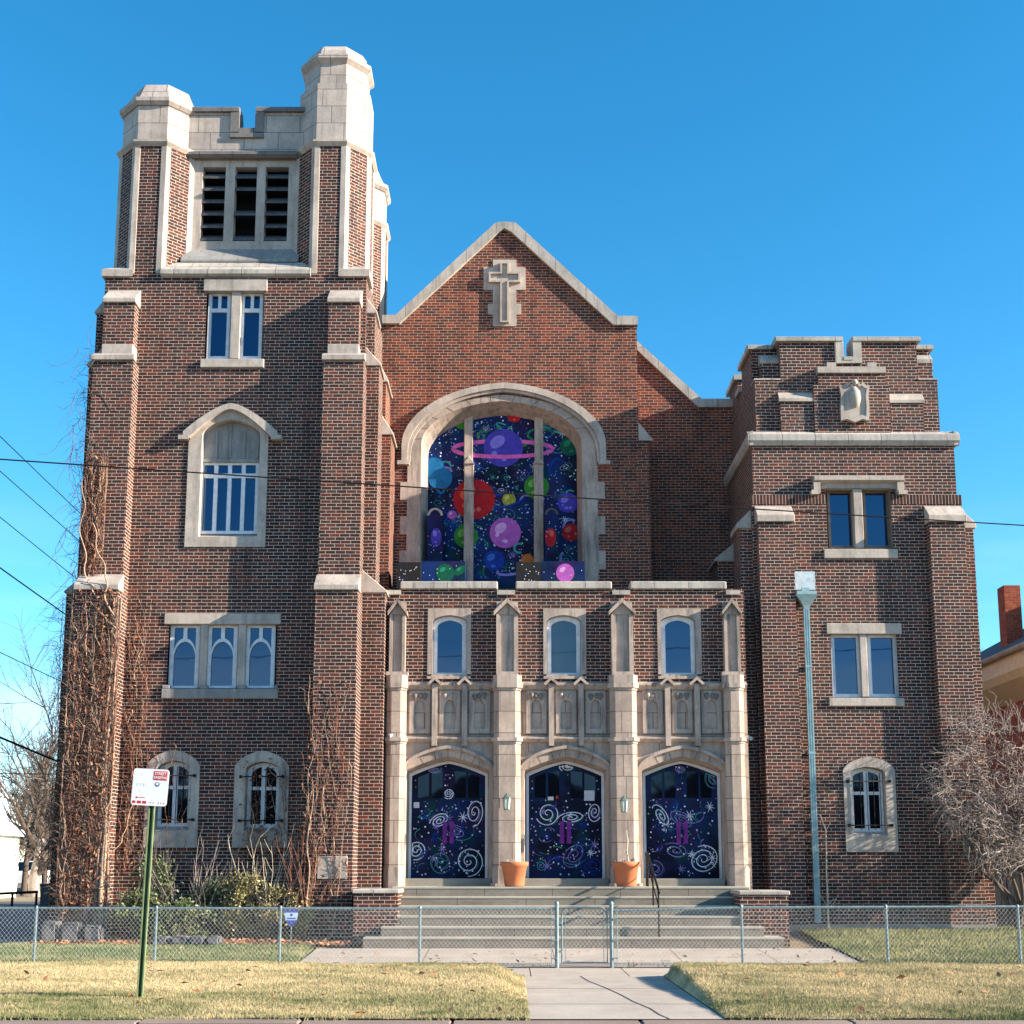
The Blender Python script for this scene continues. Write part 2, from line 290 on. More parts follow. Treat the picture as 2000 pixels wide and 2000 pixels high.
# ------------------------------------------------------------------ mesh building
class MB:
    def __init__(s): s.v = []; s.f = []; s.m = []; s.cur = 0; s.smooth = set()
    def poly(s, pts, sm=False):
        i = len(s.v); s.v.extend([tuple(p) for p in pts]); s.f.append(list(range(i, i + len(pts)))); s.m.append(s.cur)
        if sm: s.smooth.add(len(s.f) - 1)
    def box(s, x0, x1, y0, y1, z0, z1):
        if x0 > x1: x0, x1 = x1, x0
        if y0 > y1: y0, y1 = y1, y0
        if z0 > z1: z0, z1 = z1, z0
        a = [(x0, y0, z0), (x1, y0, z0), (x1, y1, z0), (x0, y1, z0), (x0, y0, z1), (x1, y0, z1), (x1, y1, z1), (x0, y1, z1)]
        for q in ((0, 1, 5, 4), (1, 2, 6, 5), (2, 3, 7, 6), (3, 0, 4, 7), (4, 5, 6, 7), (3, 2, 1, 0)): s.poly([a[k] for k in q])
        return s
    def prism(s, prof, axis, a, b):
        """closed profile extruded along axis: y -> prof (x,z); x -> prof (y,z); z -> prof (x,y)"""
        def P(p, t):
            return {'y': (p[0], t, p[1]), 'x': (t, p[0], p[1]), 'z': (p[0], p[1], t)}[axis]
        n = len(prof)
        ar = sum(prof[i][0] * prof[(i + 1) % n][1] - prof[(i + 1) % n][0] * prof[i][1] for i in range(n))
        if ar < 0: prof = prof[::-1]
        A = [P(p, a) for p in prof]; B = [P(p, b) for p in prof]
        flip = (axis == 'y') == (b > a)
        s.poly(A if flip else A[::-1]); s.poly(B[::-1] if flip else B)
        for i in range(n):
            j = (i + 1) % n; q = [A[i], A[j], B[j], B[i]]
            s.poly(q[::-1] if flip else q)
        return s
    def tube(s, pts, r0, r1=None, n=5, cap=False):
        pts = [Vector(p) for p in pts]; r1 = r0 if r1 is None else r1
        L = len(pts); rings = []; up = Vector((.31, .17, .93))
        for i, p in enumerate(pts):
            t = (pts[min(i + 1, L - 1)] - pts[max(i - 1, 0)])
            if t.length < 1e-9: t = Vector((0, 0, 1))
            t.normalize(); a = t.cross(up)
            if a.length < .05: a = t.cross(Vector((1, 0, 0)))
            a.normalize(); b = t.cross(a); r = r0 + (r1 - r0) * i / max(1, L - 1)
            base = len(s.v)
            s.v.extend([tuple(p + a * (r * math.cos(k * math.tau / n)) + b * (r * math.sin(k * math.tau / n))) for k in range(n)])
            rings.append(base)
        for i in range(L - 1):
            for k in range(n):
                k2 = (k + 1) % n
                s.f.append([rings[i] + k, rings[i] + k2, rings[i + 1] + k2, rings[i + 1] + k]); s.m.append(s.cur); s.smooth.add(len(s.f) - 1)
        if cap:
            s.f.append([rings[0] + k for k in range(n)]); s.m.append(s.cur)
            s.f.append([rings[-1] + k for k in range(n)]); s.m.append(s.cur)
        return s
    def lathe(s, prof, c=(0, 0, 0), n=24, sm=True, rot=0):
        base = len(s.v)
        for r, z in prof:
            for k in range(n):
                a = k * math.tau / n + rot; s.v.append((c[0] + r * math.cos(a), c[1] + r * math.sin(a), c[2] + z))
        for i in range(len(prof) - 1):
            for k in range(n):
                k2 = (k + 1) % n
                s.f.append([base + i * n + k, base + i * n + k2, base + (i + 1) * n + k2, base + (i + 1) * n + k]); s.m.append(s.cur)
                if sm: s.smooth.add(len(s.f) - 1)
        return s
    def ring(s, outer, inner, y0, y1, outer_side=True, inner_y=None):
        """frame between two outlines (x,z), open at the bottom; front at y0, back y1; inner reveal to inner_y"""
        iy = y1 if inner_y is None else inner_y
        for i in range(len(outer) - 1):
            a, b, c, d = outer[i], outer[i + 1], inner[i + 1], inner[i]
            s.poly([(a[0], y0, a[1]), (d[0], y0, d[1]), (c[0], y0, c[1]), (b[0], y0, b[1])])
            s.poly([(d[0], y0, d[1]), (d[0], iy, d[1]), (c[0], iy, c[1]), (c[0], y0, c[1])])
            if outer_side: s.poly([(a[0], y0, a[1]), (b[0], y0, b[1]), (b[0], y1, b[1]), (a[0], y1, a[1])])
        return s
    def wall(s, x0, x1, z0, z1, y, holes=()):
        xs = sorted({x0, x1, *[h[0] for h in holes], *[h[1] for h in holes]}); zs = sorted({z0, z1, *[h[2] for h in holes], *[h[3] for h in holes]})
        xs = [x for x in xs if x0 <= x <= x1]; zs = [z for z in zs if z0 <= z <= z1]
        for i in range(len(xs) - 1):
            for j in range(len(zs) - 1):
                cx = (xs[i] + xs[i + 1]) / 2; cz = (zs[j] + zs[j + 1]) / 2
                if any(h[0] < cx < h[1] and h[2] < cz < h[3] for h in holes): continue
                s.poly([(xs[i], y, zs[j]), (xs[i + 1], y, zs[j]), (xs[i + 1], y, zs[j + 1]), (xs[i], y, zs[j + 1])])
        return s
    def build(s, name, mats, parent=None, bevel=0):
        me = bpy.data.meshes.new(name); me.from_pydata(s.v, [], s.f)
        mats = mats if isinstance(mats, (list, tuple)) else [mats]
        for m in mats: me.materials.append(M[m] if isinstance(m, str) else m)
        nf = len(s.f)
        me.polygons.foreach_set('material_index', s.m)
        sm = np.zeros(nf, bool); sm[list(s.smooth)] = True; me.polygons.foreach_set('use_smooth', sm)
        me.update()
        uvl = me.uv_layers.new(name='UVMap')
        nl = len(me.loops); vi = np.empty(nl, np.int32); me.loops.foreach_get('vertex_index', vi)
        co = np.empty(len(me.vertices) * 3, np.float32); me.vertices.foreach_get('co', co); co = co.reshape(-1, 3)
        no = np.empty(nf * 3, np.float32); me.polygons.foreach_get('normal', no); no = no.reshape(-1, 3)
        tot = np.empty(nf, np.int32); me.polygons.foreach_get('loop_total', tot)
        ln = np.repeat(no, tot, axis=0); p = co[vi]
        tx, ty = -ln[:, 1], ln[:, 0]; L = np.hypot(tx, ty); flat_ = L < .35; L[L < 1e-6] = 1; tx, ty = tx / L, ty / L
        U = p[:, 0] * tx + p[:, 1] * ty; V = p[:, 2].copy()
        U[flat_] = p[flat_, 0]; V[flat_] = p[flat_, 1]
        uvl.data.foreach_set('uv', np.stack([U, V], 1).astype(np.float32).ravel())
        o = bpy.data.objects.new(name, me); COL.objects.link(o)
        if parent: o.parent = parent
        if bevel:
            bm = bmesh.new(); bm.from_mesh(me); bmesh.ops.remove_doubles(bm, verts=bm.verts, dist=.0004); bm.to_mesh(me); bm.free()
            bv = o.modifiers.new('bevel', 'BEVEL'); bv.width = bevel; bv.segments = 1; bv.limit_method = 'ANGLE'; bv.angle_limit = R_(40)
        return o
def thing(name, label, cat, group=None, loc=(0, 0, 0)):
    o = bpy.data.objects.new(name, None); COL.objects.link(o); o.empty_display_size = .2; o.location = loc
    o['label'] = label; o['category'] = cat
    if group: o['group'] = group
    return o
def tag(o, label, cat, group=None):
    o['label'] = label; o['category'] = cat
    if group: o['group'] = group
    return o
def struct(o): o['kind'] = 'structure'; return o
def stuff(o, label=None):
    o['kind'] = 'stuff'
    if label: o['label'] = label
    return o
def adopt(child, parent):                       # parent a world-space mesh to a thing standing elsewhere
    child.parent = parent; child.matrix_parent_inverse = Matrix.Translation(-Vector(parent.location)); return child

def arch(x0, x1, z0, zs, za, n=20, kind='round'):
    xc, hw = (x0 + x1) / 2, (x1 - x0) / 2; pts = [(x0, z0)]
    for i in range(n + 1):
        if kind in ('round', 'tudor', 'mural'):
            a = math.pi * (1 - i / n); sx = math.cos(a)
        else: sx = -1 + 2 * i / n
        s_ = min(1, abs(sx))
        f = {'round': lambda s: math.sqrt(max(0, 1 - s * s)), 'mural': lambda s: (1 - .13 * s) * math.sqrt(max(0, 1 - s ** 2.3)),
             'tudor': lambda s: (1 - .22 * s) * math.sqrt(max(0, 1 - s ** 2.2)), 'door': lambda s: 1 - s ** 1.35, 'seg': lambda s: 1 - s * s, 'gothic': lambda s: 1 - s ** 1.5}[kind](s_)
        pts.append((xc + hw * sx, zs + (za - zs) * f))
    pts.append((x1, z0)); return pts
def rect_around(x0, x1, z0, z1, zs, n=20):
    """outline of a rectangle with as many points as arch()"""
    pts = [(x0, z0)]
    for i in range(n + 1):
        t = i / n
        if t < .25: p = (x0, zs + (z1 - zs) * t / .25)
        elif t <= .75: p = (x0 + (x1 - x0) * (t - .25) / .5, z1)
        else: p = (x1, z1 - (z1 - zs) * (t - .75) / .25)
        pts.append(p)
    pts.append((x1, z0)); return pts
def arch_fill(mb, pts, y):
    mb.poly([(p[0], y, p[1]) for p in pts])
def inset(pts, w, z0=None):
    """shrink an arch outline by w (toward its centre)"""
    xs = [p[0] for p in pts]; xc = (min(xs) + max(xs)) / 2; hw = (max(xs) - min(xs)) / 2
    zt = max(p[1] for p in pts); zb = pts[0][1]
    k = (hw - w) / hw
    out = []
    for i, p in enumerate(pts):
        x = xc + (p[0] - xc) * k
        z = p[1] - (w if 0 < i < len(pts) - 1 else 0)
        out.append((x, z))
    return out
def ribbon(mb, pts, w, y, taper=False):
    for i in range(len(pts) - 1):
        a, b = Vector(pts[i]), Vector(pts[i + 1]); d = b - a
        if d.length < 1e-6: continue
        nrm = Vector((-d.y, d.x)).normalized()
        wa = w * (1 - i / len(pts)) if taper else w; wb = w * (1 - (i + 1) / len(pts)) if taper else w
        q = [a - nrm * wa / 2, b - nrm * wb / 2, b + nrm * wb / 2, a + nrm * wa / 2]
        mb.poly([(p.x, y, p.y) for p in q])
def disc(mb, cx, cz, r, y, n=8, rz=None, tilt=0):
    rz = r if rz is None else rz; pts = []
    for k in range(n):
        a = k * math.tau / n; x, z = r * math.cos(a), rz * math.sin(a)
        pts.append((cx + x * math.cos(tilt) - z * math.sin(tilt), y, cz + x * math.sin(tilt) + z * math.cos(tilt)))
    mb.poly(pts)
def spiral(cx, cz, r, turns=2.4, squash=1, tilt=0, n=44, start=0, rev=False):
    out = []
    for i in range(n):
        t = i / (n - 1); a = start + turns * math.tau * t * (-1 if rev else 1); rr = r * (.08 + .92 * t)
        x, z = rr * math.cos(a), rr * math.sin(a) * squash
        out.append((cx + x * math.cos(tilt) - z * math.sin(tilt), cz + x * math.sin(tilt) + z * math.cos(tilt)))
    return out
def burst(mb, cx, cz, r, y, k=8, w=.014, rnd=random):
    a0 = rnd.random() * 3
    for i in range(k):
        a = a0 + i * math.tau / k; rr = r * rnd.uniform(.55, 1)
        ribbon(mb, [(cx, cz), (cx + rr * math.cos(a) * .6, cz + rr * math.sin(a) * .6), (cx + rr * math.cos(a), cz + rr * math.sin(a))], w, y, True)
# ------------------------------------------------------------------ ground heights
def hgt(x, y):
    if y < 22: return 0.0
    return min(.38, .057 * (y - 22))

# ================================================================== CHURCH
church = thing('church', 'dark red brick church with square bell tower, gabled front and stone entrance porch', 'church')
TX, TY, THW = -6.13, 26.7, 2.90                     # bell tower axis, front wall, half width
GY, AY, PY, RY = 30.2, 31.3, 27.3, 28.0             # gable, aisle, porch and stair tower fronts

# ---- bell tower body
zsq = Zv(531, TY)
H_top = RC(402, 514, 568, 702, TY); H_mid = RC(366, 521, 850, 1066, TY); H_tri = RC(328, 540, 1218, 1345, TY)
H_gl = RC(286, 386, 1500, 1653, TY); H_gr = RC(459, 561, 1500, 1653, TY)
H_gl = (H_gl[0], H_gl[1], H_gl[2], Zv(1478, TY)); H_gr = (H_gr[0], H_gr[1], H_gr[2], Zv(1480, TY))
H_mid = (H_mid[0], H_mid[1], H_mid[2], Zv(806, TY))
b = MB()
X0, X1 = TX - THW, TX + THW
b.wall(X0, X1, -.1, zsq, TY, [H_top, H_mid, H_tri, H_gl, H_gr])
for x in (X0, X1): b.poly([(x, TY, -.1), (x, 31.7, -.1), (x, 31.7, zsq), (x, TY, zsq)])
b.poly([(X0, 31.7, -.1), (X1, 31.7, -.1), (X1, 31.7, zsq), (X0, 31.7, zsq)])
b.poly([(X0, TY, zsq), (X1, TY, zsq), (X1, 31.7, zsq), (X0, 31.7, zsq)])
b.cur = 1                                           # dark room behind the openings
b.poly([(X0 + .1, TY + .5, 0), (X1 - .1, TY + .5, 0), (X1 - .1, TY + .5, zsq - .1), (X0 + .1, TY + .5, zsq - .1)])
b.cur = 0
zstr = Zv(281, TY)
b.wall(TX - 1.5, TX - 1.1, zsq, zstr, 27.24); b.wall(TX + 1.1, TX + 1.5, zsq, zstr, 27.24)
b.box(TX - 2.3, TX + 2.3, 28.2, 31.4, zsq, zstr + .3)
tower = b.build('bell_tower', ['brick', 'black'], church)

# ---- buttresses: two at each front corner
YB0, YB1, YB2 = 26.0, 26.28, 26.38
Z = dict(l=Zv(1151, YB0), lt=Zv(1126, YB1), m=Zv(703, YB1), mt=Zv(690, YB2), mb=Zv(672, YB2), u=Zv(590, YB2), ut=Zv(567, TY))
def capstone(mb, x0, x1, yf, yb, z0, z1, lip=.05, h=.07, ov=.03):
    mb.prism([(yb, z0 - .02), (yf - lip, z0 - .02), (yf - lip, z0 + h), (yb, z1)], 'x', x0 - ov, x1 + ov)
def capside(mb, y0, y1, xo, xi, z0, z1, lip=.05, h=.07, ov=.03):
    sg = 1 if xo > xi else -1
    mb.prism([(xi, z0 - .02), (xo + sg * lip, z0 - .02), (xo + sg * lip, z0 + h), (xi, z1)], 'y', y0 - ov, y1 + ov)
for sgn in (-1, 1):
    a = TX + sgn * 2.05; c_ = TX + sgn * 2.93
    x0, x1 = min(a, c_), max(a, c_)
    u0, u1 = (TX + sgn * 2.12, TX + sgn * 2.79); u0, u1 = min(u0, u1), max(u0, u1)
    b = MB()
    b.box(x0, x1, YB0, TY + .2, -.1, Z['l']); b.box(x0 + .005, x1 - .005, YB1, TY + .2, Z['l'], Z['m'])
    b.box(u0, u1, YB2, TY + .2, Z['m'], Z['u'])
    bt = b.build('buttress', 'brick', tower)
    s_ = MB(); capstone(s_, x0, x1, YB0, YB1, Z['l'], Z['lt'] + .05, .07, .09); s_.build('cap_stone', 'stone', tower, .012)
    s_ = MB(); capstone(s_, x0, x1, YB1, YB2, Z['m'], Z['mt'], .07, .10)
    s_.box(u0 - .004, u1 + .004, YB2 - .006, TY, Z['mt'] - .04, Z['mb']); s_.build('cap_stone', 'stone', tower, .012)
    s_ = MB(); capstone(s_, u0, u1, YB2, TY, Z['u'], Z['ut'], .05, .08); s_.build('cap_stone', 'stone', tower, .012)
    # side facing buttress
    b = MB(); e = TX + sgn * (THW + .0)
    for yb0, yb1 in ((26.82, 27.62),):
        for out, z0, z1 in ((.51, -.1, Z['l'] + .12), (.30, Z['l'] + .12, Z['m'] + .1), (.19, Z['m'] + .1, Z['u'] - .05)):
            b.box(e - sgn * .15, e + sgn * out, yb0, yb1, z0, z1)
        for o_, za_, zb_ in ((.51, Z['l'] + .12, Z['l'] + .62), (.30, Z['m'] + .1, Z['m'] + .52), (.19, Z['u'] - .05, Z['u'] + .30)):
            s_ = MB(); capside(s_, yb0, yb1, e + sgn * o_, e, za_, zb_, .05, .02); s_.build('cap_stone', 'stone', tower, .012)
    b.build('buttress', 'brick', tower)
# stub buttress on the tower's right flank, next to the gable wall
b = MB(); e = TX + THW
b.box(e - .1, e + .36, 29.1, 30.25, -.1, Zv(850, 29.1)); b.box(e - .1, e + .22, 29.1, 30.25, Zv(850, 29.1), Zv(745, 29.1))
b.build('buttress', 'brick_gable', tower)
for o_, oi, v0, v1 in ((.36, .1, 848, 806), (.22, 0, 745, 700)): s_ = MB(); capside(s_, 29.1, 30.25, e + o_, e + oi, Zv(v0, 29.1), Zv(v1, 29.1), .06, .02); s_.build('cap_stone', 'stone', tower, .012)

# ---- octagonal turrets
def octa(h, cx, cy):
    r = h / math.cos(math.pi / 8)
    return [(cx + r * math.cos(math.pi / 8 + k * math.pi / 4), cy + r * math.sin(math.pi / 8 + k * math.pi / 4)) for k in range(8)]
def frust(mb, h0, h1, cx, cy, z0, z1, top=True):
    A, B = octa(h0, cx, cy), octa(h1, cx, cy)
    for i in range(8):
        j = (i + 1) % 8; mb.poly([(*A[i], z0), (*A[j], z0), (*B[j], z1), (*B[i], z1)])
    if top: mb.poly([(*p, z1) for p in B])
def turret(cx, cy, tall):
    b = MB(); b.prism(octa(.845, cx, cy), 'z', zsq - .05, zstr)
    t = b.build('turret', 'brick', tower)
    s_ = MB()
    for k, (px, py) in enumerate(octa(.845, cx, cy)):           # stone strips at the eight corners
        nb = octa(.845, cx, cy); pr, nx = Vector(nb[k - 1]), Vector(nb[(k + 1) % 8]); p = Vector((px, py)); c2 = Vector((cx, cy))
        d1, d2 = (pr - p).normalized(), (nx - p).normalized(); o = (p - c2).normalized() * .016; w = .115
        q = [p + d1 * w + o, p + o * 1.3, p + d2 * w + o, p + d2 * w - o * 4, p - o * 6, p + d1 * w - o * 4]
        s_.prism([(v.x, v.y) for v in q], 'z', zsq - .04, zstr)
    zc1 = zstr + .12
    frust(s_, .86, .93, cx, cy, zstr - .06, zstr + .02, False); frust(s_, .93, .93, cx, cy, zstr + .02, zstr + .07, False); frust(s_, .93, .83, cx, cy, zstr + .07, zc1)
    z2 = zc1 + (Zv(198, TY) - Zv(272, TY)) if not tall else zc1 + (Zv(160, TY) - Zv(271, TY))
    s_.build('stone_strip', 'stone', tower)
    s_ = MB(); s_.prism(octa(.815, cx, cy), 'z', zc1 - .02, z2)
    h2 = .815
    if tall:
        frust(s_, .815, .72, cx, cy, z2, z2 + .05); z3 = z2 + (Zv(106, TY) - Zv(158, TY)); s_.prism(octa(.715, cx, cy), 'z', z2 + .03, z3); z2, h2 = z3, .715
    s_.build('turret_stage', 'ashlar', tower)
    s_ = MB(); frust(s_, h2, h2 + .10, cx, cy, z2 - .12, z2 - .02, False); frust(s_, h2 + .10, h2 + .10, cx, cy, z2 - .02, z2 + .07, False); frust(s_, h2 + .10, h2 + .0, cx, cy, z2 + .07, z2 + .13)
    hz = .55 if not tall else .34; top = .63 if not tall else .60
    if tall: frust(s_, h2, h2 - .02, cx, cy, z2 + .12, z2 + .24, False); frust(s_, h2 - .02, top, cx, cy, z2 + .24, z2 + hz + .06)
    else: frust(s_, h2 - .01, top, cx, cy, z2 + .12, z2 + hz)
    s_.build('turret_cap', 'ashlar', tower)
turret(TX - 2.03, TY + .85, False); turret(TX + 2.03, TY + .85, True); turret(TX + 2.03, TY + 4.15, False); turret(TX - 2.03, TY + 4.15, False)
# broach stones at the square corners
for sgn in (-1, 1):
    s_ = MB()
    cx = TX + sgn * THW; zz = zsq
    for y, dy in ((TY, 1),):
        A = (cx + sgn * .07, y - .07); B = (cx - sgn * .62, y - .07); C = (cx + sgn * .07, y + .62)
        s_.prism([A, B, C], 'z', zz - .13, zz + .03)
        top = (cx - sgn * .40, y + .40, zz + .36)
        tri = [(*A, zz + .03), (*B, zz + .03), (*C, zz + .03)]
        for i in range(3): s_.poly([tri[i], tri[(i + 1) % 3], top])
    s_.build('broach_stone', 'stone', tower)

# ---- parapet and louvred opening
py_ = 27.12
zb0, zb1 = Zv(300, py_), Zv(224, py_)
xm0, xm1 = Xu(465, 230, py_), Xu(503, 230, py_); zmer, zemb = Zv(211, py_), Zv(252, py_)
b = MB()
b.box(TX - 1.5, xm0, py_, py_ + .35, zb0, zmer - .1); b.box(xm1, TX + 1.5, py_, py_ + .35, zb0, zmer - .1); b.box(xm0, xm1, py_ + .002, py_ + .348, zb0, zemb - .08)
b.build('parapet', 'ashlar', tower)
s_ = MB()
for x0, x1 in ((TX - 1.5, xm0 + .03), (xm1 - .03, TX + 1.5)):
    s_.prism([(py_ - .07, zmer - .12), (py_ - .07, zmer - .03), (py_ + .0, zmer + .03), (py_ + .38, zmer + .03), (py_ + .42, zmer - .12)], 'x', x0, x1)
for xa, xb in ((xm0 - .16, xm0 + .04), (xm1 - .04, xm1 + .16)): s_.box(xa, xb, py_ - .055, py_ + .40, zemb - .10, zmer - .122)
s_.box(xm0 + .042, xm1 - .042, py_ - .05, py_ + .395, zemb - .12, zemb + .0)
s_.box(xm0 - .16, xm1 + .16, py_ - .065, py_ - .001, zemb - .24, zemb - .13)
s_.prism([(py_ - .01, Zv(309, py_)), (py_ - .09, Zv(305, py_)), (py_ - .09, Zv(300, py_)), (py_ - .01, Zv(295, py_))], 'x', TX - 1.5, TX + 1.5)
s_.build('coping', 'dark_coping', tower)
ly = 27.22
lights = [RC(393.5, 438.5, 326, 471, ly), RC(457, 500, 326, 471, ly), RC(517, 562, 326, 471, ly)]
fr = RC(376, 578, 309, 488, ly)
b = MB(); b.wall(TX - 1.18, TX + 1.18, fr[2], fr[3] + .05, ly, lights)
for h in lights:
    for x in h[:2]: b.poly([(x, ly, h[2]), (x, ly + .22, h[2]), (x, ly + .22, h[3]), (x, ly, h[3])])
    for z_ in h[2:]: b.poly([(h[0], ly, z_), (h[0], ly + .22, z_), (h[1], ly + .22, z_), (h[1], ly, z_)])
lf = b.build('louvred_opening', 'stone', church)
b = MB(); b.box(TX - 1.15, TX + 1.15, ly + .55, ly + .6, fr[2], fr[3]); b.build('dark_recess', 'black', lf)
for k, h in enumerate(lights):
    n_ = 6
    for i in range(n_):
        z0 = h[2] + (h[3] - h[2]) * (i + .25) / n_
        if k == 1 and i in (1, 3): continue
        b = MB(); w = random.uniform(-.012, .012)
        b.prism([(ly + .005, z0 - .055), (ly + .005, z0 + .0), (ly + .26, z0 + .20 + w), (ly + .26, z0 + .12 + w)], 'x', h[0] - .02 * (k != 1), h[1] + .02 * (k != 1))
        b.build('louvre_slat', 'louvre', lf)
# sloping sills under the belfry opening
s_ = MB(); y1, y2 = 27.22, 26.95
s_.prism([(y1 + .1, Zv(487, y1)), (y1, Zv(487, y1)), (y2, Zv(507, y2)), (y2, Zv(511, y2)), (y1 + .1, Zv(511, y2))], 'x', TX - 1.32, TX + 1.32)
s_.build('belfry_sill', 'weathered', tower)
s_ = MB(); s_.prism([(27.3, Zv(512, 26.95)), (26.97, Zv(512, 26.95)), (26.60, Zv(526, 26.6)), (26.60, Zv(534, 26.6)), (26.66, Zv(540, 26.66)), (27.3, Zv(540, 26.66))], 'x', TX - 1.66, TX + 1.66)
s_.build('string_course', 'coping', tower)

# ---- windows -------------------------------------------------------
def bars(mb, x0, x1, z0, z1, y, w, dep, vx=(), hz=(), vw=None, hw=None):
    vw = vw or w; hw = hw or w
    mb.box(x0, x0 + w, y, y + dep, z0, z1); mb.box(x1 - w, x1, y, y + dep, z0, z1)
    mb.box(x0 + w, x1 - w, y + .002, y + dep - .002, z0, z0 + w); mb.box(x0 + w, x1 - w, y + .002, y + dep - .002, z1 - w, z1)
    for x in vx: mb.box(x - vw / 2, x + vw / 2, y + .004, y + dep - .004, z0 + w, z1 - w)
    for z_ in hz: mb.box(x0 + w, x1 - w, y + .007, y + dep - .007, z_ - hw / 2, z_ + hw / 2)
def pane(x0, x1, z0, z1, y, parent, m='glass'):
    b = MB(); b.box(x0, x1, y, y + .012, z0, z1); return b.build('pane', m, parent)
def reveal(mb, h, y0, y1):
    for x in h[:2]: mb.poly([(x, y0, h[2]), (x, y1, h[2]), (x, y1, h[3]), (x, y0, h[3])])
    for z_ in h[2:]: mb.poly([(h[0], y0, z_), (h[0], y1, z_), (h[1], y1, z_), (h[1], y0, z_)])
def stone_boxes(name, lst, parent, m='stone', bev=.01):
    b = MB()
    for (u0, u1, v0, v1, yf, yb) in lst:
        x0, x1, z0, z1 = RC(u0, u1, v0, v1, yf); b.box(x0, x1, yf, yb, z0, z1)
    return b.build(name, m, parent, bev)
# upper pair
yw = TY + .13
for (u0, u1) in ((405.5, 449), (469.5, 512.5)):
    x0, x1, z0, z1 = RC(u0, u1, 571, 702, yw); b = MB(); zt = Zv(606, yw)
    bars(b, x0, x1, z0, z1, yw, .075, .09, hz=(zt,), hw=.09)
    b.box((x0 + x1) / 2 - .035, (x0 + x1) / 2 + .035, yw + .01, yw + .08, zt, z1 - .07)
    w_ = b.build('window', 'white_paint', church); pane(x0 + .03, x1 - .03, z0 + .03, z1 - .03, yw + .05, w_)
stone_boxes('window_surround', [(398, 522, 544, 568, TY - .035, TY + .2), (450, 469, 568.3, 700, TY + .02, TY + .25), (391, 515, 700.5, 717, TY - .07, TY + .3)], church)
# big arched window of the second storey
ys = TY - .03
ox0, ox1, oz0, _ = RC(364.5, 521, 850, 1068, ys); ozs, oza = Zv(851, ys), Zv(797, ys)
ix0, ix1, iz0, _ = RC(391, 505, 850, 1048, ys); izs, iza = Zv(850, ys), Zv(819, ys)
out = arch(ox0, ox1, oz0, ozs, oza, 20, 'gothic'); inn = arch(ix0, ix1, iz0, izs, iza, 20, 'tudor')
b = MB(); o2 = [(p[0], max(p[1], iz0)) for p in out]; b.ring(o2, inn, ys, TY + .02, True, TY + .28); b.box(ox0, ox1, ys, TY + .1, oz0, iz0)
for x in (H_mid[0], H_mid[1]): pass
b.prism([(ys + .002, iz0 + .002), (TY + .28, iz0 + .12), (TY + .28, iz0 - .02), (ys + .002, iz0 - .02)], 'x', ix0 + .002, ix1 - .002)
sur = b.build('window_surround', 'stone', church)
b = MB(); b.ring(rect_around(H_mid[0] - .01, H_mid[1] + .01, H_mid[2], H_mid[3] + .01, ozs), out, TY - .001, TY + .05, False); b.build('brick_spandrel', 'brick', tower)
hx0, hx1 = Xu(357, 850, ys - .12), Xu(541, 850, ys - .12)
ho = arch(hx0, hx1, Zv(858, ys - .12), Zv(842, ys - .12), Zv(787, ys - .12), 20, 'gothic'); hi = inset(ho, .13)
b = MB(); b.ring(ho, hi, ys - .12, ys + .05, True, ys + .05)
for x in (hx0, hx1): b.box(x - .1 if x == hx0 else x - .13, x + .13 if x == hx0 else x + .1, ys - .13, ys + .03, Zv(861, ys), Zv(853, ys))
b.build('hood_mould', 'stone', sur)
yw = TY + .17; x0, x1, z0, z1 = RC(390, 504, 902, 1043, yw)
b = MB(); arch_pts = [p for p in inset(inn, -.01)]
b.poly([(p[0], yw - .02, max(p[1], z1 - .02)) for p in arch_pts])
for k in range(5):
    x = x0 + .03 + (x1 - x0 - .06) * k / 4; zt_ = izs + (iza - izs) * (1 - abs(2 * k / 4 - 1) * .8)
    b.box(x - .02, x + .02, yw - .055, yw - .021, z1 + .06, zt_ - .08)
b.box(x0, x1, yw - .05, yw - .0195, z1 - .02, z1 + .05)
b.build('tympanum', 'weathered', sur)
b = MB(); zt = Zv(929, yw); q = (x1 - x0 - .07) / 4
bars(b, x0, x1, z0, z1, yw, .07, .1, vx=[x0 + .035 + q * k for k in (1, 2, 3)], hz=(zt,), vw=.085, hw=.10)
w_ = b.build('window', 'white_paint', church); pane(x0 + .03, x1 - .03, z0 + .03, z1 - .03, yw + .05, w_)
# triple window
yw = TY + .12
for (u0, u1) in ((331, 389), (404.5, 463), (479.5, 537)):
    x0, x1, z0, z1 = RC(u0, u1, 1219, 1344, yw); b = MB(); zt, zb_ = Zv(1262, yw), Zv(1250, yw); w = .085
    b.box(x0, x0 + w, yw, yw + .1, z0, z1); b.box(x1 - w, x1, yw, yw + .1, z0, z1); b.box(x0 + w, x1 - w, yw + .002, yw + .09, z1 - .08, z1); b.box(x0 + w, x1 - w, yw + .002, yw + .09, z0, z0 + .05)
    ro = rect_around(x0 + w, x1 - w, zt - .02, zb_ + .06, zt, 20); ri = arch(x0 + w + .02, x1 - w - .02, zt - .02, zt, zb_ - .02, 20, 'tudor')
    ao = arch(x0 + w - .01, x1 - w + .01, Zv(1281, yw), Zv(1280, yw), zb_ + .04, 20, 'round'); ai = [((x0 + x1) / 2 + (p[0] - (x0 + x1) / 2) * .97, p[1] - .075 * (1 if 0 < i < len(ao) - 1 else 0)) for i, p in enumerate(ao)]
    b.ring(ao, ai, yw + .005, yw + .09)
    b.box((x0 + x1) / 2 - .04, (x0 + x1) / 2 + .04, yw + .006, yw + .09, zb_ + .03, z1 - .08)
    w_ = b.build('window', 'white_paint', church); pane(x0 + .03, x1 - .03, z0 + .02, z1 - .03, yw + .05, w_)
